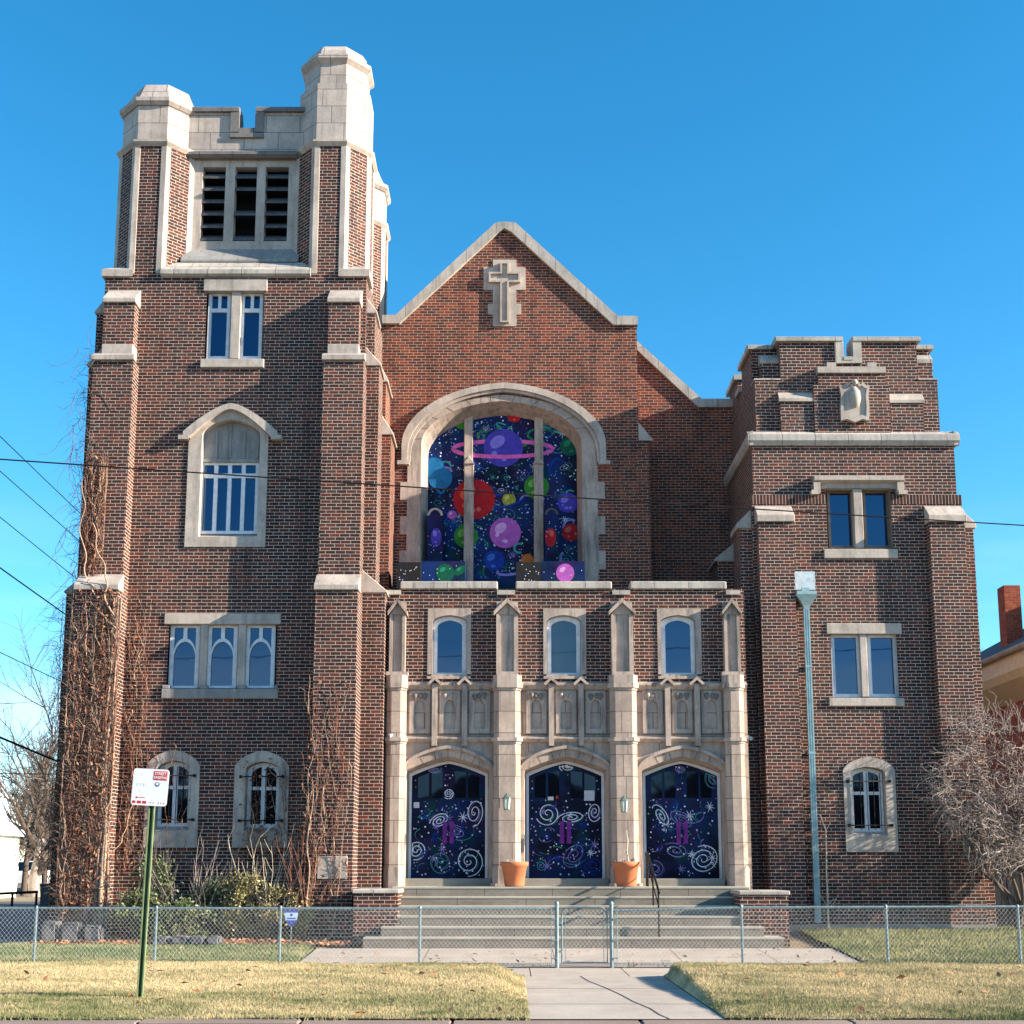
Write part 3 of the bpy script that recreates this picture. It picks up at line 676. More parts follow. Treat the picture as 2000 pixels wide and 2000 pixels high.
stone_boxes('window_surround', [(321, 548, 1198, 1219, TY - .03, TY + .2), (389.5, 404, 1219.3, 1342, TY + .015, TY + .25), (463.5, 479, 1219.3, 1342, TY + .015, TY + .25)], church)
stone_boxes('window_sill', [(315, 543, 1345, 1364, TY - .05, TY + .3), (317, 331, 1338, 1344.8, TY - .049, TY + .1), (389, 405, 1338, 1344.8, TY - .049, TY + .1), (463, 480, 1338, 1344.8, TY - .049, TY + .1), (536, 542, 1338, 1344.8, TY - .049, TY + .1)], church, 'weathered')
# arched ground floor windows
def ground_window(ou0, ou1, ov0, ov1, iu0, iu1, iv0, iv1, sv, isv, Y, bar, hole, wallpart, bmat, glass='dark_glass'):
    ys = Y - .03
    ox0, ox1, oz0, oz1 = RC(ou0, ou1, ov0, ov1, ys); ix0, ix1, iz0, iz1 = RC(iu0, iu1, iv0, iv1, ys)
    out = arch(ox0, ox1, oz0, Zv(sv, ys), oz1, 20, 'tudor'); inn = arch(ix0, ix1, iz0, Zv(isv, ys), iz1, 20, 'tudor')
    b = MB(); o2 = [(p[0], max(p[1], iz0)) for p in out]; b.ring(o2, inn, ys, Y + .05, True, Y + .3); b.box(ox0, ox1, ys, Y + .1, oz0, iz0)
    b.prism([(ys + .002, iz0 + .002), (Y + .3, iz0 + .15), (Y + .3, iz0 - .02), (ys + .002, iz0 - .02)], 'x', ix0 + .002, ix1 - .002)
    # filling behind the stone's rounded shoulders (brick hole is square)
    bb = MB(); bb.ring(rect_around(hole[0] - .01, hole[1] + .01, hole[2] - .01, max(hole[3], oz1) + .01, Zv(sv, ys)), out, Y - .001, Y + .05, False); bb.build('brick_spandrel', bmat, wallpart)
    sur = b.build('window_surround', 'stone', church)
    yw = Y + .16
    fo = inset(inn, .012); fi = inset(fo, .075); b = MB(); b.ring(fo, fi, yw, yw + .08)
    x0, x1 = fo[0][0], fo[-1][0]; xc = (x0 + x1) / 2; zt = iz0 + .62 * (iz1 - iz0)
    b.box(xc - .05, xc + .05, yw + .002, yw + .085, iz0 + .1, fi[11][1] + .02); b.box(x0 + .07, x1 - .07, yw + .006, yw + .08, zt - .035, zt + .035); b.box(x0 + .07, x1 - .07, yw + .004, yw + .08, iz0 + .02, iz0 + .16)
    w_ = b.build('window', 'white_paint', church)
    b = MB(); arch_fill(b, inset(inn, .03), yw + .05); b.build('pane', glass, w_)
    if bar:
        b = MB()
        for zz in (iz0 + .22, iz1 - .32): b.tube([(x0 - .13, ys - .05, zz), (x1 + .13, ys - .05, zz)], .013, n=6, cap=True); [b.box(x - .025, x + .025, ys - .07, ys, zz - .03, zz + .03) for x in (x0 - .1, x1 + .1)]
        for k in range(1, 5):
            x = x0 + (x1 - x0) * k / 5 + .02; b.tube([(x, ys - .05, iz0 + .12), (x, ys - .05, iz1 - .14)], .009, n=5, cap=True)
        b.build('window_bars', 'iron', w_)
    return sur
ground_window(283, 388, 1464.5, 1655, 303, 371, 1485, 1622, 1500, 1503, TY, True, H_gl, tower, 'brick')
ground_window(456, 563, 1466, 1655, 478, 544, 1487, 1624, 1501, 1504, TY, True, H_gr, tower, 'brick')
stone_boxes('cornerstone', [(619.5, 678, 1672, 1717, YB0 - .03, YB0 + .02)], church, 'stone')

# ================================================================== GABLE FRONT
def PG(u, v, d=GY): return (Xu(u, v, d), Zv(v, d))
pk = [PG(747, 633), PG(775, 633), PG(974, 452), PG(1001, 452), PG(1205, 636), PG(1243.5, 636)]
xl, xr = -3.3, PG(1243.5, 640)[0]
zk = pk[0][1]; pk = pk[:1] + [(pk[1][0], zk)] + pk[2:4] + [(pk[4][0], zk), (pk[5][0], zk)]
mo0, mo1 = Xu(795, 1000, GY), Xu(1168, 1000, GY)
b = MB()
zsp = Zv(1150, GY)
mh0 = Zv(1180, GY); mhz = Zv(905, GY); mtop = Zv(772, GY)
ao = arch(mo0, mo1, mh0, Zv(872, GY), mtop, 24, 'mural')
b.ring(rect_around(xl, xr, 0, zk, Zv(872, GY), 24), ao, GY, GY + .3, False, GY + .1)
apex = [(xl, zk)] + [pk[1], pk[2], pk[3], pk[4]] + [(xr, zk)]
b.poly([(p[0], GY, p[1]) for p in apex])
b.poly([(xr, GY, 0), (xr, AY, 0), (xr, AY, zk), (xr, GY, zk)]); b.poly([(xl, GY, 0), (xr, GY, 0), (xr, GY, mh0), (xl, GY, mh0)])
b.box(xr - .02, Xu(1270, 1000, GY), GY - .02, AY, 0, Zv(860, GY))
gable = b.build('gable_wall', 'brick_gable', church)
def offs(poly, d, up):                                  # coping band along a roof line
    return poly
s_ = MB()
cl = [PG(747, 618), PG(773, 618), PG(968, 438), PG(985, 436), PG(1007, 438), PG(1206, 620), PG(1245, 620)]
cb_ = [PG(747, 634), PG(781, 634), PG(974, 456), PG(985, 449), PG(999, 456), PG(1198, 637), PG(1245, 637)]
for i in range(len(cl) - 1):
    a, c, d, e = cl[i], cl[i + 1], cb_[i + 1], cb_[i]
    s_.prism([a, c, d, e], 'y', GY - .09 - .001 * i, GY + .4)
s_.build('coping', 'coping', gable)
s_ = MB(); capside(s_, GY - .02, AY, Xu(1270, 850, GY), xr, Zv(860, GY), Zv(826, GY), .05, .02); s_.build('cap_stone', 'stone', gable)
# aisle wall behind, with its own raking coping
def PA(u, v): return PG(u, v, AY)
b = MB(); az = PA(1425, 796)[1]
xa = PA(1243, 680)[0]
prof = [(xa - .3, 0), (PA(1430, 900)[0] + .5, 0), (PA(1430, 900)[0] + .5, az), (PA(1366, 796)[0], az), (xa - .3, PA(1243, 672)[1] + .3)]
b.prism(prof, 'y', AY, AY + .3); b.build('aisle_wall', 'brick_gable', church)
s_ = MB(); a1 = [(xa - .1, PA(1243, 668)[1] + .10), PA(1370, 781), (PA(1430, 781)[0] + .3, PA(1430, 781)[1])]; a2 = [(xa - .1, PA(1243, 685)[1] + .10), PA(1363, 797), (PA(1430, 797)[0] + .3, PA(1430, 797)[1])]
for i in range(2): s_.prism([a1[i], a1[i + 1], a2[i + 1], a2[i]], 'y', AY - .09, AY + .4)
s_.build('coping', 'coping', gable)
# nave body and roof running back
b = MB(); xN0, xN1 = xl + .1, 5.3
b.box(xN0, xN1, AY + .35, 42, 0, zk - 2.2); b.build('nave_wall', 'brick_gable', church)
b = MB(); xc = (pk[2][0] + pk[3][0]) / 2; ap = pk[2][1] - .55
b.prism([(xN0 - .2, zk - 2.3), (xc, ap), (xN1 + .2, zk - 2.3)], 'y', AY + .36, 42.3); b.build('nave_roof', 'shingle', church)
# stone cross
s_ = MB(); yc = GY - .025
vx0, vx1 = Xu(962.5, 570, yc), Xu(1008.5, 570, yc); zt, zb_ = Zv(507, yc), Zv(637, yc)
pts = [(vx0, zb_), (vx0, Zv(614, yc)), (Xu(953, 604, yc), Zv(614, yc)), (Xu(953, 604, yc), Zv(593, yc)), (vx0, Zv(593, yc)), (vx0, Zv(566, yc)), (Xu(944.5, 544, yc), Zv(566, yc)), (Xu(944.5, 544, yc), Zv(522, yc)), (vx0, Zv(522, yc)), (vx0, zt)]
xm = (vx0 + vx1) / 2
pts = pts + [(2 * xm - p[0], p[1]) for p in pts[::-1]]
s_.prism(pts, 'y', yc, GY + .1)
cr_ = s_.build('cross_plaque', 'stone', gable)
def cross_outline(vw, aw, z0, z1, a0, a1, xm):
    return [(xm - vw, z0), (xm - vw, a0), (xm - aw, a0), (xm - aw, a1), (xm - vw, a1), (xm - vw, z1), (xm + vw, z1), (xm + vw, a1), (xm + aw, a1), (xm + aw, a0), (xm + vw, a0), (xm + vw, z0)]
co = cross_outline(.11, .395, Zv(632, yc), Zv(514, yc), Zv(553.5, yc), Zv(534, yc), xm); ci = cross_outline(.062, .345, Zv(629, yc), Zv(517.5, yc), Zv(550, yc), Zv(537.5, yc), xm)
s_ = MB(); s_.ring(co + [co[0]], ci + [ci[0]], yc - .09, yc + .01, True, yc - .04)
s_.poly([(p[0], yc - .035, p[1]) for p in ci]); s_.build('cross', 'stone', gable)

# ---- mural window
my = GY + .42
ins = inset(ao, .0)
fo = arch(mo0 + .0, mo1 - .0, mh0, Zv(872, GY), mtop, 24, 'mural')
fi = arch(Xu(822, 950, GY), Xu(1137, 950, GY), mh0, Zv(868, GY), Zv(784, GY), 24, 'mural')
re_ = arch(Xu(835, 950, GY) - .02, Xu(1127, 950, GY) + .02, mh0, Zv(872, GY) - .1, Zv(800, GY), 24, 'mural')
s_ = MB(); s_.ring(fo, fi, GY - .03, GY + .12, True, GY - .03)
for i in range(len(fi) - 1):
    a, c, d, e = fi[i], fi[i + 1], re_[i + 1], re_[i]
    s_.poly([(a[0], GY - .03, a[1]), (c[0], GY - .03, c[1]), (d[0], my, d[1]), (e[0], my, e[1])])
# toothed quoins
zz = mh0; k = 0
while zz < Zv(905, GY) - .1:
    hq = .46 if k % 2 == 0 else .40
    if k % 2 == 0:
        s_.box(mo0 - .17, mo0 + .05, GY - .028, GY + .1, zz + .004, zz + hq); s_.box(mo1 - .05, mo1 + .17, GY - .028, GY + .1, zz + .004, zz + hq)
    zz += hq; k += 1
mw = s_.build('mural_window', 'porch_trim', church)
# radial joints of the arch stones
j_ = MB()
for i in range(2, 24, 2):
    a, c = fo[i], fi[i]; ribbon(j_, [a, c], .014, GY - .033)
j_.build('arch_joint', 'soil', mw)
hd = arch(Xu(784, 880, GY - .16), Xu(1184, 880, GY - .16), Zv(900, GY - .16), Zv(868, GY - .16), Zv(746, GY - .16), 28, 'mural'); hdi = inset(hd, .15)
s_ = MB(); s_.ring(hd, hdi, GY - .14, GY + .05, True, GY + .0)
for i in range(len(hd) - 1):
    a, c = hd[i], hd[i + 1]
s_.ring(fo if 0 else inset(hd, .15), inset(hd, .22), GY - .09, GY + .02, False, GY)
for sg, p in ((-1, hd[0]), (1, hd[-1])): s_.box(min(p[0] + sg * .10, p[0] - sg * .19), max(p[0] + sg * .10, p[0] - sg * .19), GY - .15, GY + .02, p[1] - .08, p[1] + .02)
s_.build('hood_mould', 'stone', mw)
rnd = random.Random(11)
MC = ['mural', 'p_white', 'p_lav', 'p_blue', 'p_teal', 'p_violet', 'p_violet_light', 'p_red', 'p_red_light', 'p_pink', 'p_pink_light', 'p_green', 'p_green_light', 'p_teal_blue', 'p_teal_light', 'p_yellow', 'p_yellow_light', 'p_orange', 'p_ring', 'p_blue_', 'p_blue_light', 'p_dgreen', 'p_dgreen_light']
MC = [x.replace('p_blue_', 'p_blue_') if x != 'p_blue_' else 'p_blue' for x in MC]
M['p_navy'] = M['p_blue']
b = MB(); arch_fill(b, re_, my)
mz = lambda u, v: (Xu(u, v, my), Zv(v, my))
S_ = 2500 * .95 / my
def planet(u, v, r, col, yk, squash=1.0):
    x, z_ = mz(u, v); rr = r / S_
    b.cur = MC.index(col); disc(b, x, z_, rr, my - .004 - yk * .0008, 28, rr * squash)
    if col + '_light' in MC:
        b.cur = MC.index(col + '_light'); disc(b, x - rr * .30, z_ + rr * .32 * squash, rr * .42, my - .0062 - yk * .0008, 18, rr * .30 * squash, .7)
        for q in range(3):
            a = rnd.uniform(3.4, 6.0); disc(b, x + rr * .55 * math.cos(a), z_ + rr * .55 * math.sin(a) * squash, rr * rnd.uniform(.08, .17), my - .0066 - yk * .0008 - q * .0002, 12)
def ell(u, v, rx, rz, w, col, yk, a0=0, a1=math.tau, tilt=0):
    x, z_ = mz(u, v); pts = []
    for i in range(41):
        a = a0 + (a1 - a0) * i / 40; p, q = rx / S_ * math.cos(a), rz / S_ * math.sin(a)
        pts.append((x + p * math.cos(tilt) - q * math.sin(tilt), z_ + p * math.sin(tilt) + q * math.cos(tilt)))
    b.cur = MC.index(col); ribbon(b, pts, w / S_, my - .004 - yk * .0008)
def in_arch(u, v):
    if v > 1130 or u < 840 or u > 1126: return False
    s = abs((u - 983) / 146); top = 872 - 70 * (1 - .13 * s) * math.sqrt(max(0, 1 - s ** 2.3))
    return v > top + 6
for i in range(1150):
    u, v = rnd.uniform(840, 1126), rnd.uniform(805, 1128)
    if not in_arch(u, v): continue
    x, z_ = mz(u, v); b.cur = rnd.choice((1, 1, 1, 2, 3, 4)); disc(b, x, z_, rnd.choice((.009, .013, .013, .021)), my - .0025, 6)
for i in range(64):
    u, v = rnd.uniform(850, 1115), rnd.uniform(830, 1120)
    if not in_arch(u, v): continue
    x, z_ = mz(u, v); b.cur = rnd.choice((1, 2, 3, 4, 4)); r = rnd.uniform(.10, .24)
    ribbon(b, spiral(x, z_, r, rnd.uniform(1.6, 2.6), rnd.uniform(.45, .9), rnd.uniform(-.6, .6), 36, rnd.random() * 6), rnd.choice((.008, .011, .016, .022)), my - .003, True)
for i in range(26):
    u, v = rnd.uniform(850, 1115), rnd.uniform(830, 1120)
    if in_arch(u, v): x, z_ = mz(u, v); b.cur = rnd.choice((1, 3, 4)); burst(b, x, z_, rnd.uniform(.08, .16), my - .0033, 7, .012, rnd)
for i in range(46):
    u, v = rnd.uniform(845, 1120), rnd.uniform(830, 1120)
    if in_arch(u, v): ell(u, v, rnd.uniform(8, 26), rnd.uniform(5, 18), rnd.uniform(2.0, 5.0), rnd.choice(('p_teal', 'p_blue', 'p_green', 'p_teal_blue', 'p_dgreen_light', 'p_lav')), -1, rnd.uniform(0, 3), rnd.uniform(3.5, 6.5), rnd.uniform(-.6, .6))
ell(982, 877, 96, 16, 8, 'p_ring', 1, 0, math.pi)
for k, a in enumerate([(983, 875, 38, 'p_violet'), (926, 975, 40, 'p_red'), (987, 1041, 30, 'p_pink'), (847, 914, 21, 'p_teal_blue'), (860, 934, 23, 'p_teal_blue'), (1048, 951, 24, 'p_green'), (1113, 872, 19, 'p_dgreen'), (994, 976, 13, 'p_yellow'), (1109, 982, 20, 'p_violet'), (1115, 1040, 17, 'p_red'), (910, 1048, 23, 'p_green'), (965, 1095, 20, 'p_blue'), (883, 1006, 9, 'p_pink'), (1004, 813, 13, 'p_red'), (905, 820, 20, 'p_green'), (1030, 1094, 12, 'p_orange')]):
    planet(*a, k + 2)
ell(982, 877, 96, 16, 8, 'p_ring', 20, math.pi, math.tau)
ell(996, 980, 30, 7, 3.4, 'p_blue', 20, 2.9, 6.4, .35)
mur = b.build('mural_panel', MC, mw)
for (u0, u1) in ((905.5, 924.5), (1043, 1062)):
    s_ = MB(); x0, x1, z0, z1 = RC(u0, u1, 903, 1140, my - .25); s_.box(x0, x1, my - .16, my + .05, z0 - .3, z1)
    x2, x3, z2, z3 = RC(u0 + 1, u1 - 1, 800, 903, my - .12); s_.box(x2, x3, my - .12, my + .05, z2, z3 + .1)
    xm_ = (x0 + x1) / 2; s_.prism([(x0 - .02, z1 - .02), (xm_, z1 + .20), (x1 + .02, z1 - .02)], 'y', my - .2, my)
    s_.build('mullion', 'porch_trim', mw, .012)

# ================================================================== ENTRANCE PORCH
px0, px1 = Xu(752, 1250, PY), Xu(1455, 1250, PY)
zpt, zband = Zv(1150, PY), Zv(1331, PY)
uw = [RC(837, 918, 1191, 1326, PY), RC(1063, 1143, 1191, 1326, PY), RC(1286, 1368, 1191, 1326, PY)]
b = MB(); b.wall(px0, px1, zband, zpt, PY, uw)
b.poly([(px0, PY, zpt - .15), (px1, PY, zpt - .15), (px1, GY, zpt - .15), (px0, GY, zpt - .15)])
b.poly([(px0, PY + .35, zpt - .15), (px1, PY + .35, zpt - .15), (px1, PY + .35, zpt), (px0, PY + .35, zpt)])
b.poly([(px0, PY, zpt), (px1, PY, zpt), (px1, PY + .35, zpt), (px0, PY + .35, zpt)])
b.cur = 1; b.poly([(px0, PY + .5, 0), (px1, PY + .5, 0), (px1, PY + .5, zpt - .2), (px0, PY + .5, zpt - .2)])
porch = b.build('porch_wall', ['brick', 'black'], church)
# parapet coping in three runs with low pieces between
def PB(mb, u0, u1, v0, v1, yf, yb): x0, x1, z0, z1 = RC(u0, u1, v0, v1, yf); mb.box(x0, x1, yf, yb, z0, z1)
for u0, u1 in ((782, 972), (1007, 1195), (1231, 1419)):
    s_ = MB(); PB(s_, u0, u1, 1135, 1150, PY - .07, PY + .42); s_.build('coping', 'coping', porch, .02)
for u0, u1 in ((755, 783), (971, 1006), (1196, 1231), (1418, 1446)):
    s_ = MB(); x0, x1, z0, z1 = RC(u0, u1, 1149, 1161, PY - .05); s_.prism([(PY - .05, z0), (PY - .05, z1 - .04), (PY + .2, z1 + .02), (PY + .2, z0)], 'x', x0, x1); s_.build('coping', 'coping', porch)
# upper windows
for (h, (u0, u1), gl) in zip(uw, ((845, 911), (1068, 1135), (1292, 1359)), ('glass', 'cloud_glass', 'glass')):
    yS = PY - .02; zs_, za_ = Zv(1213, yS), Zv(1201, yS)
    x0, x1, z0, z1 = RC(u0, u1, 1201, 1317, yS)
    inn = arch(x0, x1, z0, zs_, za_, 20, 'tudor'); o_ = rect_around(h[0] - .02, h[1] + .02, h[2] - .0, h[3] + .02, zs_)
    b = MB(); b.ring(o_, inn, yS, PY + .02, True, PY + .2); b.wall(h[0] - .02, h[1] + .02, h[2], z0, yS); b.box(h[0] - .02, h[1] + .02, yS - .03, PY + .2, h[2] - .005, z0 - .04)
    sr = b.build('window_surround', 'porch_trim', church)
    yw = PY + .10; fo_ = inset(inn, .008); fi_ = inset(fo_, .09); b = MB(); b.ring(fo_, fi_, yw, yw + .08); b.box(fo_[0][0] + .09, fo_[-1][0] - .09, yw + .004, yw + .08, z0, z0 + .05)
    w_ = b.build('window', 'white_paint', church); b = MB(); arch_fill(b, inset(inn, .04), yw + .04); b.build('pane', gl, w_)
# stone lower storey
zl0 = Zv(1735, PY)
bays = [(798, 952.5), (1028, 1181), (1257, 1409)]
cols = [773, 990.5, 1218.5, 1436]
zst, zms = Zv(1336, PY), Zv(1441, PY)
dz = []
for (u0, u1) in bays:
    x0, x1, z0, z1 = RC(u0, u1, 1486, 1716, PY + .3); dz.append((x0, x1, z0, z1))
b = MB()
hs_ = [(d[0] - .12, d[1] + .12, zl0 - .1, Zv(1470, PY)) for d in dz]
b.wall(px0, px1, zl0 - .1, zband, PY, hs_)
low = b.build('porch_stone_wall', 'porch_stone', church)
arches = []
for d, h in zip(dz, hs_):
    zs_, za_ = Zv(1510, PY + .3), Zv(1486, PY + .3)
    inn = arch(d[0], d[1], zl0 - .1, zs_, za_, 20, 'door'); arches.append((inn, d, zs_, za_))
    face = arch(d[0] - .05, d[1] + .05, zl0 - .1, zs_ + .04, za_ + .07, 20, 'door')
    b = MB(); b.ring(rect_around(h[0], h[1], h[2], h[3], zs_), face, PY, PY + .1, False, PY)
    for i in range(len(face) - 1):
        a, c, e, f = face[i], face[i + 1], inn[i + 1], inn[i]; b.poly([(a[0], PY, a[1]), (c[0], PY, c[1]), (e[0], PY + .42, e[1]), (f[0], PY + .42, f[1])])
    ha = arch(d[0] - .17, d[1] + .17, zs_ - .1, zs_ - .02, Zv(1456, PY), 20, 'tudor'); ha = [(p[0], p[1]) for p in ha[1:-1]]; hb = [(p[0], p[1] - .07) for p in ha]
    b.ring(ha, hb, PY - .08, PY + .01, True, PY)
    b.build('door_arch', 'porch_trim', low)
    for i in range(-2, 3):
        j_ = MB() if i == -2 else j_
        xc = (d[0] + d[1]) / 2 + i * .26; k_ = int(10 + i * 3.2) + 1
        ribbon(j_, [(xc * 1 + i * .04, inn[k_][1] + .24), (xc, inn[k_][1] + .06)], .012, PY - .0035)
    j_.build('arch_joint', 'soil', low)
# string courses, panels
s_ = MB()
for zz, hh in ((zst, .13), (zms, .10)):
    s_.prism([(PY + .05, zz - hh), (PY - .03, zz - hh), (PY - .11, zz - hh * .3), (PY - .11, zz), (PY + .05, zz + .05)], 'x', px0, px1)
s_.build('string_course', 'porch_trim', low)
for bi, (u0, u1) in enumerate(((791, 966), (1019, 1192), (1246, 1418))):
    xa, xb = Xu(u0, 1390, PY), Xu(u1, 1390, PY); q = (xb - xa) / 3; za, zb_ = zms + .07, zst - .13
    for k in range(3):
        b = MB(); c0, c1 = xa + q * k + .10, xa + q * (k + 1) - .10
        o_ = rect_around(c0, c1, za + .02, zb_ - .02, zb_ - .5, 20); i_ = arch(c0 + .10, c1 - .10, za + .12, zb_ - .42, zb_ - .22, 20, 'round')
        b.ring(o_, i_, PY - .045, PY, True, PY - .001); b.poly([(c0, PY - .045, za + .02), (c1, PY - .045, za + .02), (c1 - .1, PY - .0455, za + .12), (c0 + .1, PY - .0455, za + .12)])
        inn2 = [(c0 + .16, za + .18), (c1 - .16, za + .18), (c1 - .16, zb_ - .5), (c0 + .16, zb_ - .5)]
        for z_a, xs_ in ((zb_ - .17, .12), (zb_ - .12, .12)): pass
        for xx in (c0 + .115, c1 - .115):                                   # worn leafy spandrels
            b.cur = 1; b.lathe([(0, -.11), (.035, -.07), (.06, 0), (.05, .05), (0, .06)], (xx, PY - .035, zb_ - .13 + rnd.uniform(-.02, .02)), 7)
        b.lathe([(0, -.10), (.035, -.07), (.06, -.02), (.03, .05), (0, .06)], ((c0 + c1) / 2 + rnd.uniform(-.03, .03), PY - .03, zb_ - .12), 7)
        b.build('carved_panel', ['porch_trim', rnd.choice(('soot', 'soot', 'porch_trim'))], low)
    for k in (1, 2):
        xm_ = xa + q * k; b = MB(); b.box(xm_ - .055, xm_ + .055, PY - .13, PY - .002, za - .25, zb_ + .10); b.prism([(xm_ - .17, zb_ + .12), (xm_, zb_ + .27), (xm_ + .17, zb_ + .12), (xm_ + .13, zb_ + .08), (xm_, zb_ + .2), (xm_ - .13, zb_ + .08)], 'y', PY - .17, PY - .02)
        b.build('carved_pier', 'porch_trim', low)
# pilasters
for i, u in enumerate(cols):
    xc = Xu(u, 1400, PY - .3); zb = Zv(1732, PY - .3) - .05
    kw = .72 if i in (0, 3) else 1
    def half_oct(w, dep, ch):
        w *= kw; dep *= .88; return [(xc - w, PY + .02), (xc - w, PY - dep + ch), (xc - w + ch, PY - dep), (xc + w - ch, PY - dep), (xc + w, PY - dep + ch), (xc + w, PY + .02)]
    b = MB(); b.prism(half_oct(.285, .34, .11), 'z', zb, zst - .02)
    p_ = b.build('pilaster', 'porch_stone', low)
    for zz, hh in ((zst, .12), (zms, .10)): s_ = MB(); s_.prism(half_oct(.33, .39, .12), 'z', zz - hh, zz - .02); s_.prism(half_oct(.30, .36, .11), 'z', zz - hh - .05, zz - hh - .001); s_.build('pilaster_band', 'porch_trim', low)
    s_ = MB(); s_.prism(half_oct(.345, .40, .10), 'z', zb, zb + .12) if i in (1, 2) else None
    s_.prism(half_oct(.31, .365, .12), 'z', zb - .001, zb + .45); s_.build('pilaster_base', 'porch_trim', low)
    s_ = MB(); s_.prism(half_oct(.31, .36, .10), 'z', zst - .018, zst + .16)
    zt = Zv(1200, PY - .2); zz0 = zst + .16
    s_.box(xc - .235, xc + .235, PY - .22, PY + .02, zz0, zz0 + .08)
    s_v0 = len(s_.v)
    for xx in (xc - .235, xc + .145): s_.box(xx, xx + .09, PY - .22, PY + .02, zz0 + .081, zt)
    s_.box(xc - .144, xc + .144, PY - .16, PY + .02, zz0 + .081, zt)
    s_.prism([(xc - .235, zt + .001), (xc, zt + .26), (xc + .235, zt + .001)], 'y', PY - .2, PY + .02)
    s_.prism([(xc - .29, zt - .02), (xc - .29, zt + .06), (xc, zt + .35), (xc + .29, zt + .06), (xc + .29, zt - .02), (xc, zt + .25)], 'y', PY - .29, PY - .02)
    s_.box(xc - .232, xc + .232, PY - .06, PY + .02, zt + .1, zt + .30)
    s_.v = [(xc + (p[0] - xc) * (kw if k_i >= s_v0 else 1), p[1], p[2]) for k_i, p in enumerate(s_.v)]
    s_.build('pilaster_head', 'porch_trim', low)
# ---- doors
PT = ['door', 'p_white', 'p_lav', 'p_blue', 'p_teal', 'dark_glass', 'p_violet']
marks = [
 # (spirals (fx, fz, r, squash, tilt, colour)), fx across the leaf pair 0..1, fz from bottom 0..1
 [(.07, .24, .20, 1, 0, 1), (.78, .145, .28, 1, 0, 1), (.85, .56, .17, 1.55, -.15, 1), (.38, .49, .20, .62, .5, 1), (.50, .72, .10, 1, .4, 1), (.40, .14, .22, 1, 0, 4), (.30, .93, .16, .5, 0, 2), (.60, .40, .22, .5, -.4, 2)],
 [(.26, .55, .23, 1, 0, 1), (.58, .515, .26, .42, .12, 1), (.90, .565, .13, 1.5, -.2, 1), (.53, .96, .16, .72, 0, 1), (.17, .11, .11, 1, 0, 4), (.75, .265, .20, .8, 0, 3), (.85, .11, .24, .7, 0, 3), (.62, .20, .28, .7, .8, 2)],
 [(.22, .53, .25, .48, -1.0, 1), (.50, .50, .26, .5, -.5, 2), (.40, .235, .24, .6, -.2, 2), (.78, .16, .30, .85, .5, 1), (.48, .93, .11, .6, 0, 2), (.10, .08, .2, .8, 0, 2), (.93, .86, .16, 1.3, 0, 4)]]
zd0 = dz[0][2]
